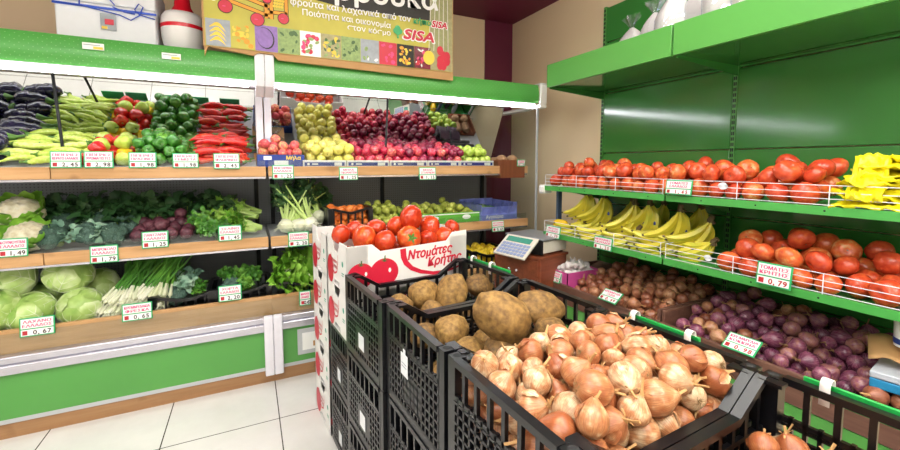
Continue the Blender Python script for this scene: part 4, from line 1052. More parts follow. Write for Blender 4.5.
fit_text(tx, 'ρρουκα', .757, 1.49, .448, .19, yl + .003, 2, .045, bold=.005)
fit_text(tx, 'φρούτα και λαχανικά από τον', .48, 1.279, .365, .056, yl, 2, .012, bold=.0012)
fit_text(tx, 'κήπο', 1.302, 1.434, .372, .056, yl, 13, 0, bold=.0014)
fit_text(tx, 'SISA', 1.440, 1.567, .366, .066, yl, 2, 0, bold=.006, shear=.2); fit_text(tx, 'SISA', 1.442, 1.563, .368, .062, yl - .001, 3, 0, bold=.0025, shear=.2)
fit_text(tx, 'Ποιότητα και οικονομία', .55, 1.13, .312, .052, yl, 2, 0, bold=.0008)
fit_text(tx, 'στον κόσμο', .832, 1.129, .262, .050, yl, 2, 0, bold=.0008)
fit_text(tx, 'SISA', 1.219, 1.464, .253, .100, yl, 2, 0, bold=.008, shear=.2); fit_text(tx, 'SISA', 1.226, 1.457, .258, .092, yl - .001, 3, 0, bold=.004, shear=.2)
for k_, (cx_, cz_, rr) in enumerate(((1.181, .318, .022), (1.166, .300, .019), (1.197, .300, .019), (1.181, .292, .02))): tx.disc((cx_, yl - .001 - k_ * .0003, cz_), rr, 14, 13)
tx.poly([(1.175, .25), (1.188, .25), (1.185, .285), (1.178, .285)], yl - .003, 13)
tx.build('printed_lettering', mats, b, False)

# ------------------------------------------------------------------ upper shelf goods
def lay_long(protos, x0_, x1_, rows, z0, r, name, label, cat, group, spacing, ydir=None, along='x', y0=3.03, dy=None, jig=.25, zstep=None, seed=0):
    rn = random.Random(seed)
    for k_ in range(rows):
        y = y0 + k_ * dy; z = z0 + k_ * zstep
        x = x0_ + spacing * (.5 + .5 * (k_ % 2))
        while x < x1_ - spacing * .3:
            spawn(name, rn.choice(protos), (x + rn.uniform(-.01, .01), y + rn.uniform(-.01, .01), z), (rn.uniform(-.2, .2), rn.uniform(-.12, .12) + (0 if along == 'x' else 0), (0 if along == 'x' else -PI / 2) + rn.uniform(-jig, jig) + (PI if rn.random() < .5 and along == 'x' else 0)), r * rn.uniform(.9, 1.1), label, cat, group)
            x += spacing
shelf_fl = lambda x, y: ZS + .004 + np.clip((y - 3.02) / .5, 0, 1) * .11
# sloped tray under the heaps
def slope_tray(x0_, x1_, lab, mat='light_grey'):
    m = MB(); m.add([(x0_, 3.0, ZS), (x1_, 3.0, ZS), (x1_, 3.53, ZS + .105), (x0_, 3.53, ZS + .105), (x0_, 3.0, ZS - .004), (x1_, 3.0, ZS - .004), (x1_, 3.53, ZS - .004), (x0_, 3.53, ZS - .004)],
                    [(0, 1, 2, 3), (7, 6, 5, 4), (0, 4, 5, 1), (3, 2, 6, 7), (0, 3, 7, 4), (1, 5, 6, 2)])
    o = m.build('sloping_tray', mat, None, False); tag(o, lab, 'tray'); return o
slope_tray(-2.4, .05, 'sloping tray under the peppers and eggplants on the upper shelf')
slope_tray(.36, 1.93, 'sloping tray under the apples on the upper shelf')
EGG = [p_long(i, 'eggplant_skin', 4.4, .3, -.1, 'eggplant', fat=.25) for i in range(3)]
LIME = [p_long(10 + i, 'pepper_lime', 8.5, 1.2 - .9 * (i % 3), .62, 'long_pepper') for i in range(4)]
REDP = [p_long(20 + i, 'pepper_red', 6.0, .6, .6, 'long_pepper') for i in range(3)]
def tiers(protos, x0_, x1_, r, name, label, cat, group, step, seed, rows=6, layers=2, yaw0=0., inc=.0, jig=.22):
    rn = random.Random(seed)
    for k_ in range(rows):
        y = 3.045 + k_ * (.5 / rows)
        for L_ in range(layers):
            x = x0_ + step * (.5 if (k_ + L_) % 2 else .3)
            while x < x1_:
                z = float(shelf_fl(0, y)) + r * 1.05 + L_ * r * 1.75
                if L_ == layers - 1 and k_ == 0 and layers > 2: x += step; continue
                spawn(name, rn.choice(protos), (min(x, x1_ - .02) + rn.uniform(-.012, .012), y + rn.uniform(-.012, .012) + L_ * .01, z), (rn.uniform(0, 6.28), rn.uniform(-.08, .08) + inc, yaw0 + rn.uniform(-jig, jig) + (PI if rn.random() < .4 else 0)), r * rn.uniform(.9, 1.08), label, cat, group)
                x += step
tiers(EGG, -1.97, -1.20, .047, 'eggplant', 'glossy dark purple eggplant piled at the left end of the upper shelf', 'eggplant', 'eggplants on the upper shelf', .205, 1, 5, 2, 0)
tiers(LIME, -1.14, -.90, .024, 'long_pepper', 'pale green long pepper in the heap beside the eggplants', 'pepper', 'pale green long peppers', .13, 2, 9, 3, .25, 0, .55)
RB = [p_bellpepper(i, 'pepper_red') for i in range(2)]; YB_ = [p_bellpepper(5 + i, 'pepper_yellow') for i in range(2)]; GB = [p_bellpepper(9 + i, 'pepper_green') for i in range(4)]; LB = [p_bellpepper(15, 'pepper_lime')]
for i, (x, y, z, r) in enumerate(pack(26, -.88, -.63, 3.02, 3.52, shelf_fl, .038, .045, 31)):
    q = rs.random(); right = x > -.74 
    if y < 3.10: pr_, nm_, lb_ = (RB, 'red', 0) if x < -.74 else (LB, 'pale green', 0)
    elif q < .4: pr_, nm_, lb_ = RB, 'red', 0
    elif q < .7: pr_, nm_, lb_ = YB_, 'yellow', 0
    else: pr_, nm_, lb_ = LB, 'pale green', 0
    spawn('bell_pepper', rs.choice(pr_), (x, y, z), rrot(), r, '%s bell pepper in the mixed heap between the long and the green peppers' % nm_, 'pepper', '%s bell peppers in the mixed heap' % nm_)
for x, y, z, r in pack(62, -.62, -.34, 3.02, 3.52, shelf_fl, .031, .040, 32):
    spawn('bell_pepper', rs.choice(GB), (x, y, z), rrot(), r, 'green bell pepper in the middle heap of the upper shelf', 'pepper', 'green bell peppers')
tiers(REDP, -.30, -.02, .029, 'long_pepper', 'shiny long red pepper stacked left of the joint covers', 'pepper', 'long red peppers', .15, 4, 7, 3, 0, 0, .15)
# nectarine carton
nc = empty('blue_carton', (.205, 3.13, ZS)); tag(nc, 'blue printed fruit carton right of the long red peppers', 'carton')
m = MB(); m.box(-.145, .145, -.11, .11, 0, .006)
for a in ((-.145, .145, -.114, -.11), (-.145, .145, .11, .114), (-.149, -.145, -.114, .114), (.145, .149, -.114, .114)): m.box(a[0], a[1], a[2], a[3], 0, .085)
m.build('carton_wall', 'print_blue', nc)
m = MB(); m.box(-.045, .045, -.1155, -.114, .005, .045, 0); m.box(-.11, -.06, -.1155, -.114, .05, .075, 0); put_text(m, 'Μήλα', .03, -.1156, .052, .035, 1, bold=.001); m.build('printed_front', ['tag_white', 'yellow_fruit_print'], nc, False)
NEC = [p_apple(30 + i, 'nectarine', 1.0) for i in range(3)]
for x, y, z, r in pack(36, .065, .345, 3.03, 3.23, lambda x, y: 0 * x + ZS + .008, .030, .036, 33):
    spawn('blushed_apple', rs.choice(NEC), (x, y, z), rrot(), r, 'small pink and yellow apple heaped in the blue carton', 'apple', 'small blushed apples in the blue carton')
m = MB(); m.ball(20, 14, lambda q: Vector((q.x * .11, q.y * .08, q.z * .07)) * (1 + .12 * noise.noise(q * 3))); o = m.build('clear_bag', 'film'); o.location = (.15, 3.34, ZS + .18); tag(o, 'crumpled clear plastic bag behind the blue carton', 'plastic bag')
m = MB(); m.box(-.12, .12, -.09, .09, 0, .10); o = m.build('back_carton', 'card_brown'); o.location = (.16, 3.36, ZS + .0); tag(o, 'brown carton standing behind the blue carton', 'carton')
# apple trays
xs_ = [xa(u, 2.99) for u in (303, 347, 390, 428, 460, 494)]
for i in range(5):
    a, b2 = xs_[i] + .004, xs_[i + 1] - .004
    if i == 4: b2 = min(b2, 1.93)
    o = empty('apple_tray', (a, 2.995, ZS)); tag(o, 'blue and white card tray edge below the %s' % ['yellow apples', 'first lighter red apples', 'red apples at mid row', 'dark red apples', 'green apples'][i], 'tray', None)
    w = b2 - a
    m = MB(); m.box(0, w, 0, .004, 0.002, .048); m.box(0, .004, .004, .03, 0.002, .048); m.box(w - .004, w, .004, .03, .002, .048); m.build('tray_front', 'card_white', o)
    m = MB(); m.box(.01, w - .01, -.001, 0, .008, .034, 0); m.box(w * .72, w * .9, -.002, -.001, .010, .032, 1); m.disc((w * .12, -.002, .021), .009, 12, 1); m.box(w * .2, w * .34, -.002, -.001, .016, .026, 1); m.build('printed_band', ['print_blue', 'tag_white'], o, False)
AY = [p_apple(i, 'apple_yellow') for i in range(3)]; AR = [p_apple(5 + i, 'apple_red') for i in range(3)]; AD = [p_apple(9 + i, 'apple_dark') for i in range(2)]; AG = [p_apple(12 + i, 'apple_green') for i in range(2)]
sf2 = lambda x, y: ZS + .006 + np.clip((y - 3.02) / .5, 0, 1) * .13
for x, y, z, r in pack(52, .37, .71, 3.005, 3.54, sf2, .036, .041, 34): spawn('yellow_apple', rs.choice(AY), (x, y, z), rrot(), r, 'pale yellow apple in the heap on the upper shelf', 'apple', 'yellow apples on the upper shelf')
for x, y, z, r in pack(165, .71, 1.64, 3.005, 3.54, sf2, .034, .039, 35):
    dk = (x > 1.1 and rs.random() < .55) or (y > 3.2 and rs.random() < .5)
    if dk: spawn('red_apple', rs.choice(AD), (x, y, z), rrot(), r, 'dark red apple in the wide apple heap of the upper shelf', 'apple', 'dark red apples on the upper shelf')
    else: spawn('red_apple', rs.choice(AR), (x, y, z), rrot(), r, 'bright red apple with lighter streaks in the wide apple heap', 'apple', 'bright red apples on the upper shelf')
for x, y, z, r in pack(22, 1.65, 1.91, 3.005, 3.25, sf2, .035, .039, 36): spawn('green_apple', rs.choice(AG), (x, y, z), rrot(), r, 'light green apple right of the red ones', 'apple', 'green apples on the upper shelf')
for i in range(8):  # packed trays
    o = empty('packed_tray', (1.70 + .11 * (i % 2), 3.33 + .08 * (i // 2 % 2), ZS + .11 + .034 * (i // 2)), .2); tag(o, 'dark tray wrapped in clear film in the pile behind the green apples', 'packed fruit', 'wrapped dark trays behind the green apples')
    MB().box(-.05, .05, -.06, .06, 0, .022).build('tray', 'tray_black', o, bevel=.003); MB().box(-.045, .045, -.055, .055, .0225, .027).build('label_film', 'packet_purple', o)
bb = empty('brown_box', (2.06, 3.0, ZS - .10)); tag(bb, 'brown wooden box fixed at the right end of the upper shelf', 'box')
m = MB(); m.box(-.115, .135, -.055, -.045, 0, .155); m.box(-.115, -.105, -.045, .2, 0.0, .155); m.box(.125, .135, -.045, .2, 0, .155); m.build('box_wall', 'wood_box', bb); MB().box(-.105, .125, -.045, .2, .10, .108).build('box_floor', 'wood_box', bb)
KW = p_round(1, 'kiwi_skin', 1.15, 0, .06, 'kiwi_fruit')
for x, lb_ in ((2.0, 'left of the two brown kiwi fruit above the brown box'), (2.11, 'right of the two brown kiwi fruit above the brown box')): spawn('kiwi_fruit', KW, (x, 3.02, ZS + .055), (PI / 2, 0, .4), .046, lb_, 'kiwi')
for i in range(6): spawn('kiwi_fruit', KW, (2.0 + .09 * (i % 2), 3.1 + .03 * (i // 2), ZS + .045), (PI / 2, i, .4), .036, 'small brown kiwi fruit lying in the brown box', 'kiwi', 'kiwi fruit inside the brown box')

# ------------------------------------------------------------------ middle shelf goods
zm = ZM + .0
CAU = [p_cauliflower(i) for i in range(2)]; BRO = [p_broccoli(i) for i in range(3)]
lbc = {0: 'front cauliflower at the left picture edge of the middle shelf', 1: 'upper cauliflower resting on the others at the left picture edge', 2: 'cauliflower deep behind the front one', 3: 'cauliflower partly outside the left picture edge'}
for i, (x, y, z, s_) in enumerate([(-1.13, 3.10, zm + .07, .115), (-1.22, 3.28, zm + .19, .13), (-1.30, 3.45, zm + .09, .12), (-1.42, 3.12, zm + .08, .12)]):
    spawn('cauliflower', CAU[i % 2], (x, y, z), tilt(-PI / 2, R(35), i), s_, lbc[i], 'cauliflower', 'cauliflowers')
for i, (u, y, z, s_) in enumerate([(48, 3.09, .07, .095), (85, 3.10, .075, .085), (110, 3.09, .065, .085), (63, 3.3, .12, .085), (98, 3.3, .11, .09), (128, 3.3, .1, .08)]):
    spawn('broccoli', BRO[i % 3], (xa(u, y), y, zm + z), tilt(-PI / 2 + rs.uniform(-.4, .4), R(50)), s_, 'blue green broccoli head number-less repeat' if False else 'blue green broccoli head with loose leaves right of the cauliflowers', 'broccoli', 'broccoli heads on the middle shelf')
BL = [p_bunch(60 + i, 'leaf_dark', 'celery_stalk', 10, .9, .12, .7, .7, .4, .02) for i in range(3)]
BLb = [p_bunch(65 + i, 'leaf_blue', 'celery_stalk', 6, .8, .13, .6, .8, .4, .03) for i in range(2)]
for i, u in enumerate((52, 68, 82, 97, 112, 126, 140, 155, 170, 186, 203, 222)):
    spawn('leafy_greens', BL[i % 3], (xa(u, 3.44), 3.44 - .03 * (i % 2), zm + .07), tilt(-PI / 2 + .4 * math.sin(i * 2.), R(28), i), .25, 'dark leafy greens behind the broccoli and beetroots', 'greens', 'dark greens at the back of the middle shelf')
for i, u in enumerate((68, 97)):
    spawn('broccoli_leaves', BLb[i], (xa(u, 3.08), 3.10, zm + .04), tilt(-PI / 2 + .3 * i, R(30), i), .13, 'bluish curled leaves sticking up between the broccoli heads, %s' % ('left pair' if i == 0 else 'beside the green curled stem'), 'leaves')
BE = [p_round(i, 'beet_skin', .95, .12, .1, 'beetroot') for i in range(3)]
for x, y, z, r in pack(17, xa(128, 3.1), xa(192, 3.1), 3.01, 3.30, lambda x, y: 0 * x + zm + .002 + (y - 3.0) * .25, .036, .045, 41): spawn('beetroot', rs.choice(BE), (x, y, z), rrot(), r, 'dark purple beetroot in the heap of the middle shelf', 'beetroot', 'beetroots')
# clear trays along front of middle shelf
CEL = [p_bunch(70 + i, 'leaf_lettuce', 'celery_stalk', 20, .6, .10, 1.15, .34, .4, .045, leaves=6) for i in range(3)]
PAR = [p_bunch(80 + i, 'leaf_green', 'celery_stalk', 14, .5, .09, .6, .8, .5, .025, leaves=7) for i in range(3)]
for i, (u, y, z) in enumerate([(200, 3.12, .04), (216, 3.10, .035), (205, 3.28, .07), (190, 3.3, .05)]):
    spawn('parsley_bunch', PAR[i % 3], (xa(u, y), y, zm + z), tilt(-PI / 2 + rs.uniform(-.6, .6), R(60), i), .17, 'bright curly herb bunch right of the beetroots', 'herbs', 'curly herb bunches on the middle shelf')
for i, (u, y, z) in enumerate([(254, 3.08, .04), (250, 3.17, .075), (260, 3.13, .045), (256, 3.26, .11), (248, 3.34, .14), (260, 3.38, .13), (246, 3.24, .06)]):
    spawn('celery_bunch', CEL[i % 3], (xa(u, y), y, zm + z), tilt(PI + .3 * (i % 3) - .55, R(80), i), .19, 'pale green celery bunch lying on its side on the middle shelf', 'celery', 'celery bunches')
CR = [p_celeriac(i) for i in range(3)]
for i, (u, y, z) in enumerate([(285, 3.06, .055), (298, 3.055, .055), (309, 3.05, .06), (291, 3.2, .10), (304, 3.2, .10), (318, 3.2, .09)]):
    spawn('celeriac', CR[i % 3], (xa(u, y), y, zm + z), tilt(PI / 2 + .5 * ((i % 3) - 1), R(48), i), 1., 'celery root with green stalks fanning back, %s row' % ('front' if i < 3 else 'back'), 'celery root', 'celery roots %s row' % ('front' if i < 3 else 'back'))
for i in range(5): spawn('leafy_greens', BL[i % 3], (xa(280 + i * 10, 3.42), 3.44, zm + .14), tilt(-PI / 2, R(30), i), .18, 'dark feathery greens filling the shelf behind the celery roots', 'greens', 'dark greens behind the celery roots')

# ------------------------------------------------------------------ black crate
def crate_meshes(hx, hy, h, dip=.065, cell=.028):
    m = MB(); t2 = .010
    # corners
    for sx in (-1, 1):
        for sy in (-1, 1):
            x, y = sx * (hx - .018), sy * (hy - .018)
            m.box(x - .017, x + .017, y - .017, y + .017, 0.0, h - .002)
            ring = [(x + math.cos(a) * .011, y + math.sin(a) * .011) for a in [k_ * PI / 6 for k_ in range(12)]]
            m.add([(a, b_, h - .0015) for a, b_ in ring], [tuple(range(12))], 1)
            m.tube([(x, y, h - .003), (x, y, h + .002)], .0135, 12, 0) if False else None
    # short walls (x = +-hx)
    for sx in (-1, 1):
        x0_, x1_ = sorted((sx * hx, sx * (hx - t2))); xr0, xr1 = sorted((sx * (hx + .004), sx * (hx - .018)))
        m.box(xr0, xr1, -hy + .035, hy - .035, h - .016, h)
        m.box(x0_, x1_, -hy + .03, hy - .03, h - .105, h - .093)
        m.box(x0_, x1_, -hy + .03, hy - .03, 0, .03)
        y = -hy + .035
        k_ = 0
        while y < hy - .035:
            m.box(x0_, x1_, y - .004, y + .004, .03, h - .09)
            if k_ % 2 == 0: m.box(x0_, x1_, y - .006, y + .006, h - .095, h - .01)
            y += .026; k_ += 1
        z = .03
        while z < h - .11: m.box(x0_, x1_, -hy + .03, hy - .03, z - .0035, z + .0035); z += .026
        m.box(x0_, x1_, -.07, .07, .05, .15)
    # long walls with dipped rim
    for sy in (-1, 1):
        y0_, y1_ = sorted((sy * hy, sy * (hy - t2))); yr0, yr1 = sorted((sy * (hy + .004), sy * (hy - .018)))
        c1 = hx - .062; c2 = hx - .155
        P = [(-hx + .03, h), (-c1 - .012, h), (-c1, h - .006), (-c2, h - dip), (0, h - dip), (c2, h - dip), (c1, h - .006), (c1 + .012, h), (hx - .03, h)]
        for a, b_ in zip(P, P[1:]):
            m.prism([(a[0], a[1] - .017), (b_[0], b_[1] - .017), b_, a], yr0, yr1)
        m.box(-hx + .03, hx - .03, y0_, y1_, h - .135, h - .123)
        m.box(-hx + .03, hx - .03, y0_, y1_, 0, .03)
        x = -hx + .04; k_ = 0
        def topz(x):
            ax_ = abs(x); return h if ax_ > c1 else h - dip if ax_ < c2 else h - dip + dip * (ax_ - c2) / (c1 - c2)
        while x < hx - .035:
            m.box(x - .004, x + .004, y0_, y1_, .03, h - .125)
            if k_ % 2 == 0: m.box(x - .006, x + .006, y0_, y1_, h - .13, topz(x) - .012)
            x += .026; k_ += 1
        z = .03
        while z < h - .14: m.box(-hx + .03, hx - .03, y0_, y1_, z - .0035, z + .0035); z += .026
        # corner plates
        for sx in (-1, 1):
            a, b_ = sorted((sx * (hx - .03), sx * (hx - .06))); c_, d_ = sorted((sy * (hy - .005), sy * (hy - .05)))
            m.box(a, b_, c_, d_, h - .012, h - .004)
    m.box(-hx + .01, hx - .01, -hy + .01, hy - .01, 0.002, .012)
    return m.mesh('crate_body', ['black_plastic', 'dark_slot'], ang=30)
CH = .323
CRATE = crate_meshes(.31, .212, CH)
_tg = MB(); _tg.box(-.026, .026, -.0015, 0, -.05, .02); _tg.box(-.008, .008, -.0015, 0, .02, .035); _tg.box(-.018, .018, -.0022, -.0015, -.012, -.009, 1); _tg.box(-.018, .018, -.0022, -.0015, -.022, -.019, 1); TAGM = _tg.mesh('paper_tag', ['paper_tag', 'grey_print'], False)
_lb = MB(); _lb.box(-.03, .03, -.0015, 0, -.03, .03); LABM = _lb.mesh('label_card', ['paper_tag'], False)
def crate(loc, rz, label, group=None, mesh=None, labelcard=None, sc=1):
    o = mobj('plastic_crate', mesh or CRATE, None, loc, (0, 0, rz), sc); tag(o, label, 'crate', group)
    if labelcard == 'tag': mobj('paper_tag', TAGM, o, (-.3135, .04, .19), (0, 0, -PI / 2))
    if labelcard == 'card': mobj('label_card', LABM, o, (-.3125, .0, .10), (0, .0, -PI / 2))
    return o
# orange crate on middle shelf
SM = crate_meshes(.165, .13, .17, .03)
oc = crate((xa(347, 3.10), 3.11, zm), 0, 'small black crate of oranges behind the tomato carton', mesh=SM)
ORG = [p_round(i, 'orange_skin', .95, 0, .03, 'orange') for i in range(2)]
cx_ = xa(347, 3.10)
for x, y, z, r in pack(44, cx_ - .15, cx_ + .15, 2.995, 3.225, lambda x, y: 0 * x + zm + .014, .030, .034, 42): spawn('orange', rs.choice(ORG), (x, y, z), rrot(), r, 'small orange in the black crate of the middle shelf', 'orange', 'oranges in the small black crate')
PEA = [p_pear(i) for i in range(3)]
sfm = lambda x, y: zm + .002 + np.clip((y - 3.02) / .5, 0, 1) * .13
a, b2 = xa(371, 3.1), xa(400, 3.1)
for x, y, z, r in pack(28, a, b2, 3.02, 3.40, sfm, .032, .036, 43): spawn('pear', rs.choice(PEA), (x, y, z), rrot(), r * .9, 'loose yellow green pear between the oranges and the green carton', 'pear', 'loose pears on the middle shelf')
a, b2 = xa(403, 3.08), xa(478, 3.06)
gc = empty('green_carton', (a, 3.02, zm)); tag(gc, 'bright green printed carton of pears on the middle shelf', 'carton'); w = b2 - a
m = MB(); m.box(0, w, 0, .35, 0, .005); m.box(0, w, -.004, 0, 0, .085); m.box(0, w, .35, .354, 0, .085); m.box(-.004, 0, -.004, .354, 0, .085); m.box(w, w + .004, -.004, .354, 0, .085); m.build('carton_wall', 'card_green', gc)
m = MB(); m.disc((w * .35, -.0045, .042), .05, 20, 0, .022); m.disc((w * .8, -.0045, .045), .04, 20, 0, .02); put_text(m, 'Αχλάδια', w * .30, -.005, .034, .022, 1); m.box(0.01, w - .01, -.0045, -.004, .07, .078, 0); m.build('printed_front', ['tag_white', 'print_green'], gc, False)
for x, y, z, r in pack(70, a + .004, b2 - .004, 3.025, 3.365, lambda x, y: zm + .008 + (y - 3.02) * .18, .032, .037, 44): spawn('pear', rs.choice(PEA), (x, y, z), rrot(), r * .9, 'green pear in the bright green carton', 'pear', 'pears in the green carton')
a, b2 = xa(480, 3.02), xa(516, 3.0); w = b2 - a
bc = empty('blue_lined_box', (a, 2.99, zm)); tag(bc, 'box lined with blue printed plastic film at the right end of the middle shelf', 'box')
m = MB(); m.box(0, w, 0, .40, 0, .005); m.box(0, w, -.004, 0, 0, .12); m.box(0, w, .40, .404, 0, .16); m.box(-.004, 0, -.004, .404, 0, .14); m.box(w, w + .004, -.004, .404, 0, .15); m.build('box_wall', 'blue_film_print', bc)
m = MB(); P = []
for i in range(33):
    t_ = i / 32 * 4; s_, f_ = int(t_) % 4, t_ - int(t_)
    px_, py_ = [(f_ * w, -.006), (w + .006, f_ * .4), (w - f_ * w, .406), (-.006, .4 - f_ * .4)][s_]
    P.append([(px_ + .012 * math.sin(i * 2.3) * k_, py_ + .012 * math.cos(i * 1.7) * k_ - .01 * k_, .06 + .045 * k_ + .01 * math.sin(i * 3)) for k_ in (0, 1, 2)])
m.grid(P); m.build('plastic_liner', 'film', bc, ang=80)
put_ = MB(); put_text(put_, 'Αγγούρια', .04, -.0062, .02, .04, 0, bold=.001); put_.build('printed_word', 'tag_white', bc, False)
CU = [p_long(50 + i, 'cucumber_skin', 7, .3, .1, 'cucumber', 'calyx') for i in range(3)]
for i in range(16):
    spawn('cucumber', CU[i % 3], (a + w / 2 + (i % 2 - .5) * .03, 3.03 + (i // 2 % 8) * .044 + .01 * (i // 8), zm + .06 + .03 * (i % 2)), (i, 0, .06 * (i % 3 - 1)), .0165, 'dark green cucumber lying in the blue lined box', 'cucumber', 'cucumbers in the blue lined box')

# ------------------------------------------------------------------ deck goods
def xd(u, y, v=290): return plane_pt(u, v, 1, y).x
zd = ZD - .10
slo = lambda x, y: zd + .0 + np.clip((y - 3.0) / .5, 0, 1) * .12
CAB = [p_cabbage(i) for i in range(3)]
cabs = [(28, 3.05, .145, .098, 'cabbage at the front with a ribbed pale leaf, above the large price tag'), (80, 3.06, .14, .092, 'front cabbage just left of the spring onions'), (70, 3.16, .315, .098, 'top cabbage of the heap, under the middle shelf edge'),
        (12, 3.18, .30, .10, 'cabbage with darker ribs lying above the leftmost ones'), (-12, 3.04, .16, .095, 'cabbage cut by the left picture edge, front row'), (0, 3.02, .21, .07, 'small round cabbage at the left picture edge'), (48, 3.30, .17, .09, 'cabbage in the shade behind the two front ones'), (100, 3.30, .20, .09, 'cabbage in the shade behind the spring onions side'),
        (-30, 3.3, .22, .10, 'cabbage at the back beyond the left picture edge')]
for i, (u, y, z, s_, lb_) in enumerate(cabs): spawn('cabbage', CAB[i % 3], (xd(u, y), y, zd + z), tilt(-PI / 2 + (i % 3 - 1) * .7, R(40 + 15 * (i % 2)), i), s_, lb_, 'cabbage')
m = MB(); m.add([(-2.4, 2.96, zd + .002), (xd(165, 3.0), 2.96, zd + .002), (xd(165, 3.0), 3.6, zd + .16), (-2.4, 3.6, zd + .16), (-2.4, 2.96, zd + .001), (xd(165, 3.0), 2.96, zd + .001), (xd(165, 3.0), 3.6, zd + .001), (-2.4, 3.6, zd + .001)], [(0, 1, 2, 3), (7, 6, 5, 4), (3, 2, 6, 7)])
o = m.build('sloping_tray', 'light_grey', None, False); tag(o, 'sloping tray under the cabbages and spring onions', 'tray')
SP = [p_springonion(i) for i in range(3)]
for i in range(12):
    u = 106 + (i % 6) * 10; k_ = i // 6
    spawn('spring_onion_bunch', SP[i % 3], (xd(u + 4 * k_, 3.0), 3.0 + .03 * k_, zd + .065 + .06 * k_), (R(26 + 8 * k_), .2 * math.sin(i * 2.2), -.35 + .22 * math.sin(i * 1.9)), 1.05, 'bundle of spring onions with white bulbs to the front', 'spring onions', 'spring onion bundles')
SM2 = crate_meshes(.19, .17, .16, .03)
for i, (u, lb_) in enumerate([(188, 'low black crate of leafy greens left of the next crate'), (241, 'low black crate of greens left of the lettuce')]):
    crate((xd(u, 3.14), 3.14, zd + .002), 0, lb_, mesh=SM2)
for i, (u, y, z) in enumerate([(175, 3.08, .12), (190, 3.1, .14), (205, 3.08, .12), (232, 3.1, .13), (250, 3.08, .12), (183, 3.22, .16), (200, 3.22, .17), (240, 3.2, .16), (226, 3.2, .17), (255, 3.22, .15)]):
    if i in (0, 3): spawn('broccoli', BRO[i % 3], (xd(u, y), y, zd + z), tilt(-PI / 2, R(45), i), .08, 'grey green broccoli head in the low black crate, %s' % ('left end' if i == 0 else 'above its price tag'), 'broccoli')
    else: spawn('leafy_greens', (BLb + PAR)[i % 5], (xd(u, y), y, zd + z), tilt(-PI / 2 + rs.uniform(-1, 1), R(40), i), .14, 'leafy cooking greens heaped in the low black crates', 'greens', 'greens in the low black crates')
LE = [p_lettuce(i) for i in range(2)]
for i, (u, y, z) in enumerate([(290, 3.08, .13), (305, 3.06, .12), (298, 3.2, .16), (316, 3.14, .14)]):
    spawn('lettuce', LE[i % 2], (xd(u - 14, y), y + .02, zd + z), tilt(-.5 + .3 * i, R(62), i), .15, 'bright green leafy lettuce on the lowest shelf beside the carton stack', 'lettuce', 'lettuces on the lowest shelf')
crate((xd(300, 3.14) + .04, 3.14, zd + .002), 0, 'low black crate under the bright green lettuces', mesh=SM2)
# lemons crate right
lx = xa(486, 3.05)
crate((lx, 3.12, ZD - .08), 0, 'black crate of lemons below the blue lined box', mesh=SM2, sc=(1., 1., 1.3))
LM = [p_round(i, 'lemon_skin', 1.05, .2, .04, 'lemon') for i in range(2)]
for x, y, z, r in pack(85, lx - .17, lx + .17, 2.97, 3.27, lambda x, y: 0 * x + ZD - .06, .028, .032, 45): spawn('lemon', rs.choice(LM), (x, y, z + .02), rrot(), r, 'yellow lemon heaped in the black crate under the pears', 'lemon', 'lemons in the black crate')

# ------------------------------------------------------------------ centre stacks of crates
RZ = [R(5), R(3), R(3), R(3)]
CB, CC, CD, CE = (.687, 1.573), (.731, 1.137), (.757, .700), (.780, .266)
names = {0: ('potatoes beside the tomato carton', CB, RZ[0]), 1: ('large potatoes in the middle of the row', CC, RZ[1]), 2: ('golden onions in front', CD, RZ[2]), 3: ('few dry onions nearest the camera', CE, RZ[3])}
for k_, (what, (cx_, cy_), rz) in names.items():
    for tier in range(3):
        pos = ['lowest', 'middle', 'top'][tier]
        crate((cx_, cy_, tier * (CH + .001)), rz, ('%s black crate of the stack, holding %s' % (pos, what)) if tier == 2 else ('%s black crate under the crate with %s' % (pos, what)), None,
              labelcard=('tag' if k_ == 1 else 'card' if k_ != 2 else None) if tier == 2 else 'card' if k_ < 2 else None)
def loc2w(cx_, cy_, rz, x, y): return cx_ + x * math.cos(rz) - y * math.sin(rz), cy_ + x * math.sin(rz) + y * math.cos(rz)
Z2 = 2 * (CH + .001)
# fillers: a card liner keeps each heap high
def liner(cx_, cy_, rz, z, lab):
    m = MB(); m.box(-.292, .292, -.196, .196, 0, .004); o = m.build('card_liner', 'card_brown'); o.location = (cx_, cy_, z); o.rotation_euler = (0, 0, rz); tag(o, lab, 'cardboard'); return o
liner(*CD, RZ[2], Z2 + .135, 'brown card sheet under the golden onions in the front crate')
ONG = [p_onion(100 + i, 'onion_gold', True, 1 + .1 * (i % 4 - 1)) for i in range(9)]
dfl = lambda x, y: Z2 + .141 + .055 * np.exp(-((x / .22) ** 2 + (y / .16) ** 2))
for i, (x, y, z, r) in enumerate(pack(175, -.292, .292, -.194, .194, dfl, .027, .038, 51)):
    wx, wy = loc2w(*CD, RZ[2], x, y)
    spawn('golden_onion', ONG[i % 9], (wx, wy, z), tilt(rs.uniform(0, 6.28), rs.uniform(.4, 2.0), rs.uniform(0, 6)), r, 'golden skinned onion heaped in the big front crate', 'onion', 'golden onions in the front crate')
liner(*CE, RZ[3], Z2 + .13, 'brown card sheet under the dry onions of the nearest crate')
for i, (x, y, z, r) in enumerate(pack(80, -.292, .292, -.194, .194, lambda x, y: Z2 + .136 + 0 * x, .028, .035, 52)):
    wx, wy = loc2w(*CE, RZ[3], x, y)
    spawn('golden_onion', ONG[i % 9], (wx, wy, z), tilt(rs.uniform(0, 6.28), rs.uniform(.2, 1.4), rs.uniform(0, 6)), r, 'golden onion lying low in the crate nearest the camera', 'onion', 'onions in the nearest crate')
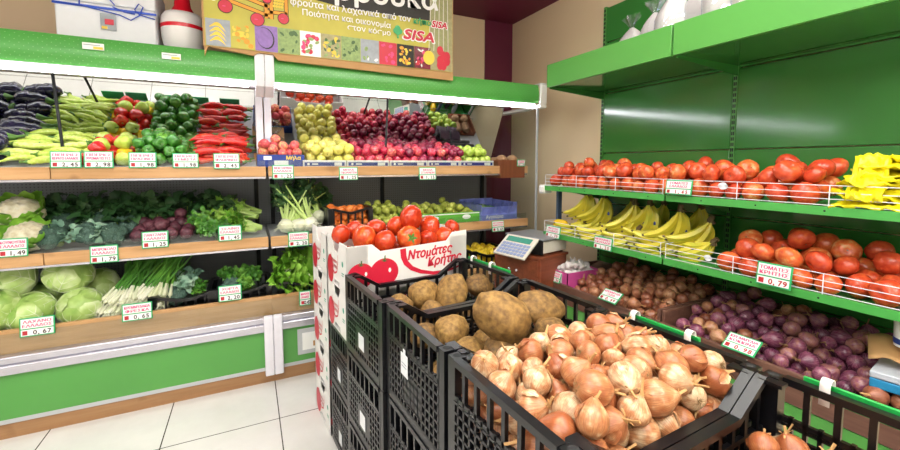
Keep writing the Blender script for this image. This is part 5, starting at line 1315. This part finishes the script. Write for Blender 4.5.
# loose dry onion skins on the front heap
# potatoes
POT = [p_potato(i, *d_) for i, d_ in enumerate([(1.55, 1.1, .95), (1.3, 1.1, 1.0), (1.4, 1.0, .85), (1.15, 1.0, .9), (1.6, 1.15, .9), (1.5, 1.05, 1.0)])]
def potato(u, v, Yd, size, pi_, rot, lab):
    """size = half length"""
    P_ = plane_pt(u, v, 1, Yd)
    spawn('potato', POT[pi_], P_, rot, size / 1.5, lab, 'potato')
for a in [
    (499, 315, 1.03, .106, 5, (.1, .45, R(-20)), 'largest potato lying on top at the middle of the potato crate'),
    (540, 308, 1.12, .098, 2, (.2, .12, R(-12)), 'long smooth potato at the right rear of the middle crate'),
    (452, 330, 1.20, .075, 1, (.4, .1, .7), 'lumpy potato left of the largest one in the middle crate'),
    (425, 336, 1.24, .07, 3, (.3, 0, .2), 'potato at the left end of the middle crate'),
    (505, 350, 1.00, .075, 2, (.1, .1, .1), 'potato in front of the largest one, touching the onion crate'),
    (551, 333, 1.02, .075, 1, (.6, .3, .9), 'potato with a bare pale spot at the right front of the middle crate'),
    (470, 352, 1.08, .070, 4, (.2, .1, .5), 'potato half hidden under the largest one in the middle crate'),
    (580, 345, 1.02, .065, 3, (.2, .4, .1), 'potato at the far right end of the middle crate'),
    (520, 335, 1.18, .085, 3, (.2, .4, .1), 'potato squeezed under the long smooth one'),
    (424, 294, 1.56, .085, 1, (.3, .2, .6), 'potato at the left of three showing in the rear crate'),
    (451, 295, 1.50, .090, 0, (.2, -1.2, .3), 'upright rounded potato in the middle of the rear crate'),
    (480, 286, 1.60, .090, 2, (.1, .2, .5), 'yellowish potato at the right of the rear crate'),
    (400, 305, 1.50, .070, 3, (.1, .2, .5), 'small potato by the handle in the rear crate'),
    (432, 310, 1.44, .065, 3, (.1, .2, 1.5), 'potato low in front of the rear crate heap'),
    (500, 300, 1.50, .075, 4, (.1, .2, 1.5), 'potato behind the largest one in the rear crate'),
    (462, 318, 1.58, .080, 4, (.1, .2, .2), 'potato buried deep in the rear crate'),
]: potato(*a)
rn = random.Random(9)
for (cx_, cy_), rz, zz, sd in ((CB, RZ[0], Z2, 61), (CC, RZ[1], Z2, 62)):
    for x, y, z, r in pack(22, -.285, .285, -.185, .185, lambda x, y: Z2 + .014 + 0 * x, .046, .055, sd):
        wx, wy = loc2w(cx_, cy_, rz, x, y); spawn('potato', rn.choice(POT), (wx, wy, z), (rn.uniform(-.4, .4), rn.uniform(-.4, .4), rn.uniform(0, 6)), r * .92, 'potato low in the %s crate, seen through its slots' % ('rear' if sd == 61 else 'middle'), 'potato', 'potatoes low in the %s crate' % ('rear' if sd == 61 else 'middle'))

# rails with hooks clipped on crate rims
def clip_rail(p0, p1, lab, hooks, rz):
    L = (Vector(p1) - Vector(p0)).length; mid = (Vector(p0) + Vector(p1)) / 2
    o = empty('price_rail', mid); o.rotation_euler = (0, 0, rz); tag(o, lab, 'price rail')
    MB().box(-.004, .004, -L / 2, L / 2, -.030, .008).build('rail', 'green_plastic', o, bevel=.002)
    for h_ in hooks:
        m = MB(); P = []
        for j in range(9):
            a = PI * j / 8; P.append((-.014 + -.014 * math.cos(a) , h_, .012 + .014 * math.sin(a)))
        P = [(-.028, h_, -.03)] + P + [(0, h_, -.01)]
        m.grid([[(x, y - .009, z), (x, y + .009, z)] for x, y, z in P]); hk = m.build('hook', 'white_plastic', o, ang=80); s_ = hk.modifiers.new('s', 'SOLIDIFY'); s_.thickness = .002
def rimpt(c_, rz, y, z): x_, y_ = loc2w(*c_, rz, .322, y); return (x_, y_, z)
zr = Z2 + CH
clip_rail(rimpt(CD, RZ[2], .16, zr + .0), rimpt(CD, RZ[2], -.06, zr + .0), 'green plastic rail with white hooks on the onion crate rim', (-.09, .08), RZ[2])
clip_rail(rimpt(CE, RZ[3], .15, zr + .0), rimpt(CE, RZ[3], -.18, zr + .0), 'green plastic rail clipped on the nearest crate rim', (.12,), RZ[3])
clip_rail(rimpt(CB, RZ[0], .19, zr + .0), rimpt(CB, RZ[0], -.14, zr + .0), 'green plastic rail with hooks on the rear potato crate rim', (.1, -.05), RZ[0])

# ------------------------------------------------------------------ white tomato cartons
def carton_mesh(hx, hy, h):
    m = MB(); t2 = .004
    # long faces (y = +-hy): high corners, lower middle
    n = .12
    prof = [(-hx, 0), (hx, 0), (hx, h + .025), (hx - .085, h + .02), (hx - n, h - .02), (-hx + n + .04, h - .035), (-hx + n, h), (-hx, h)]
    for y in (-hy, hy - t2): m.prism(prof, y, y + t2)
    # short faces with a handle notch at the top and an arched cut at the foot
    Mx = Matrix(((0, 1, 0, 0), (1, 0, 0, 0), (0, 0, 1, 0), (0, 0, 0, 1)))
    pr = [(-hy, 0), (-.06, 0), (-.045, .03), (.045, .03), (.06, 0), (hy, 0), (hy, h + .02), (.055, h + .02), (.045, h - .045), (-.02, h - .055), (-.05, h - .02), (-.055, h + .004), (-hy, h + .004)]
    for x in (-hx, hx - t2): m.prism(pr, x, x + t2, 0, Mx)
    m.box(-hx, hx, -hy, hy, 0.001, .006)
    for sx in (-1, 1):
        for sy in (-1, 1):
            a, b_ = sorted((sx * hx, sx * (hx - .10))); c_, d_ = sorted((sy * hy, sy * (hy - .012))); m.box(a, b_, c_, d_, .01, h - .002)
    return m.mesh('carton_body', ['card_white'], False)
HX, HY, HH = .315, .165, .212
CART = carton_mesh(HX, HY, HH + .008)
def tomato_print(m, cx_, cz_, r, y):
    m.disc((cx_, y, cz_), r, 28, 0, r * .93)
    for k_ in range(6):
        a = PI * .05 + k_ * PI * .18; m.poly([(cx_ - .004, cz_ + r * .72), (cx_ + math.cos(a) * r * .42, cz_ + r * .72 + math.sin(a) * r * .3), (cx_ + .004, cz_ + r * .70)], y - .0004, 1)
    m.poly([(cx_ - .003, cz_ + r * .7), (cx_ + .003, cz_ + r * .7), (cx_ + .007, cz_ + r * 1.12), (cx_ + .001, cz_ + r * 1.12)], y - .0006, 1)
    m.disc((cx_ + r * .38, y - .0005, cz_ + r * .1), r * .10, 10, 2, r * .16)
pf = MB(); y = -HY - .0006
tomato_print(pf, -.250, .082, .062, y); tomato_print(pf, -.138, .085, .070, y - .001)
# swoosh
def swoosh(m, pts, ws, y, mi):
    P = []
    for i, (a, b_) in enumerate(pts):
        q0, q1 = pts[max(0, i - 1)], pts[min(len(pts) - 1, i + 1)]; d_ = Vector((q1[0] - q0[0], q1[1] - q0[1])).normalized(); nn = (-d_.y * ws[i] / 2, d_.x * ws[i] / 2)
        P.append([(a + nn[0], y, b_ + nn[1]), (a - nn[0], y, b_ - nn[1])])
    m.grid(P, mi)
swoosh(pf, [(-.043, .184), (-.040, .145), (-.028, .115), (.002, .085), (.05, .062), (.118, .046), (.19, .046), (.25, .056), (.31, .078)], [.03, .029, .026, .022, .019, .016, .013, .010, .003], y - .0003, 0)
fit_text(pf, 'Ντομάτες', -.017, .228, .128, .060, y - .0005, 0, .014, bold=.0022, shear=.2); fit_text(pf, 'Κρήτης', .09, .283, .083, .058, y - .0005, 0, .012, bold=.0022, shear=.2)
PRF = pf.mesh('front_print', ['print_red', 'print_green', 'tag_white'], False)
ps = MB(); y = -.0006
ps.disc((-HY + .0 + .06, y, .07), .055, 22, 0, .07)
swoosh(ps, [(-.09, .15), (-.085, .11), (-.06, .075), (-.03, .06), (.01, .075), (.03, .12), (.032, .16)], [.006, .008, .010, .010, .008, .006, .004], y - .0004, 0)
put_text(ps, 'Ντομάτες', -.08, y - .0005, .115, .022, 0, bold=.0006); put_text(ps, 'Κρήτης', -.06, y - .0005, .09, .022, 0, bold=.0006)
ps.disc((.105, y, .13), .014, 8, 3); ps.box(.09, .125, y - .0003, y, .085, .09, 3); ps.box(.09, .12, y - .0003, y, .075, .079, 3)
PRS = ps.mesh('side_print', ['print_red', 'print_green', 'tag_white', 'print_teal'], False)
CA, CA2 = (.674, 1.972), (.648, 2.318); RA = R(4.5)
def carton(c_, z, lab):
    o = mobj('tomato_carton', CART, None, (c_[0], c_[1], z), (0, 0, RA)); tag(o, lab, 'carton')
    mobj('front_print', PRF, o); mobj('side_print', PRS, o, (-HX, 0, 0), (0, 0, -PI / 2)); return o
for tier in range(2): crate((CA[0], CA[1], tier * (CH + .001)), RA, '%s black crate under the two white cartons beside the potatoes' % ['bottom', 'upper'][tier], mesh=None, sc=(1., .80, 1), labelcard='card')
carton(CA, Z2, 'lower white carton between the black crates and the carton heaped with tomatoes')
carton(CA, Z2 + HH + .003, 'white carton heaped with large red tomatoes, printed with tomatoes and red lettering')
for tier in range(5): carton(CA2, tier * (HH + .003), '%s white carton in the rear stack of five' % ['bottom', 'second from bottom', 'middle', 'second from top', 'topmost'][tier])
ZT = Z2 + HH + .003
TB = [p_tomato(50 + i, 'tomato_red', 5 + i % 2, i in (1, 3)) for i in range(5)]
bt = [(411, 218, 1.93, .067, 'topmost big tomato crowning the heap in the white carton'), (364, 238, 1.92, .066, 'big tomato left of centre, tallest of the left group in the carton'), (385, 241, 1.86, .054, 'tomato in the front row under the crowning one, left of it'),
      (409, 238, 1.86, .062, 'tomato with its stem end to the front, lying in the middle front row'), (428, 239, 1.88, .048, 'smaller tomato right of the middle front one'), (429, 227, 1.95, .062, 'tomato right behind and below the crowning one'), (445, 237, 1.90, .058, 'tomato at the right of the front row near the red lettering'),
      (397, 226, 1.96, .052, 'tomato leaning on the left of the crowning one'), (341, 234, 1.97, .048, 'orange tomato at the left end beside the carton corner'), (376, 228, 2.04, .055, 'tomato in the back row left of the crowning one'), (354, 230, 2.06, .05, 'tomato in the back row by the left corner'), (416, 229, 2.07, .055, 'tomato hidden behind the crowning one'), (452, 228, 2.05, .05, 'tomato in the back row at the right corner')]
for i, (u, v, Yd, r, lb_) in enumerate(bt):
    spawn('tomato', TB[i % 5], plane_pt(u, v, 1, Yd), rrot() if i != 3 else tilt(-PI / 2, R(80)), r, lb_, 'tomato')
for x, y, z, r in pack(26, -.29, .29, -.145, .145, lambda x, y: ZT + .008 + 0 * x, .046, .054, 71):
    wx, wy = loc2w(*CA, RA, x, y); spawn('tomato', rn.choice(TB), (wx, wy, z), rrot(), r, 'tomato in the lower layers of the heaped white carton', 'tomato', 'tomatoes in the heaped white carton', subs=False)
for x, y, z, r in pack(13, -.29, .29, -.145, .145, lambda x, y: 4 * (HH + .003) + .06 + 0 * x, .046, .052, 72):
    wx, wy = loc2w(*CA2, RA, x, y); spawn('tomato', rn.choice(TB), (wx, wy, z), rrot(), r, 'tomato inside the topmost carton of the rear stack', 'tomato', 'tomatoes in the rear carton stack', subs=False)

# ------------------------------------------------------------------ lights
def area(loc, sx, sy, power, col=(1, 1, 1), rot=(0, 0, 0), name='ceiling_lamp'):
    l = bpy.data.lights.new(name, 'AREA'); l.shape = 'RECTANGLE'; l.size = sx; l.size_y = sy; l.energy = power; l.color = col
    o = bpy.data.objects.new(name, l); COL.objects.link(o); o.location = loc; o.rotation_euler = rot; return o
for x, y, pw_ in ((-.9, .2, 30), (.5, 1.2, 15), (1.25, .3, 14), (1.1, -1.2, 24), (-1.2, -1.2, 30), (-2.8, .4, 34)):
    area((x, y, ZC - .03), 1.2, .35, pw_, (1., .98, .95))
for x, y in ((-1.2, -.6), (.9, -.4), (.2, -1.9)):
    area((x, y, 2.5), 1.2, .3, 36, (1., .96, .9), (PI, 0, 0), 'added_fill_uplight')  # added fill lights without fixtures, bounced off the ceiling to brighten the walls
area((1.5, 1.1, 2.6), .9, .3, 30, (1., .97, .93), (PI, 0, 0), 'added_fill_uplight')  # one more added fill, lifting the right wall
w = bpy.data.worlds.new('world'); scene.world = w; w.use_nodes = True
w.node_tree.nodes['Background'].inputs[0].default_value = (.9, .95, 1, 1); w.node_tree.nodes['Background'].inputs[1].default_value = .05

scene.view_settings.view_transform = 'Standard'
try: scene.view_settings.look = 'None'
except Exception: pass
scene.view_settings.exposure = 0.0
scene.view_settings.gamma = 1.0
scene.view_settings.use_curve_mapping = False
scene.cycles.max_bounces = 8
scene.cycles.transparent_max_bounces = 12
scene.cycles.sample_clamp_indirect = 6
scene.cycles.use_denoising = True
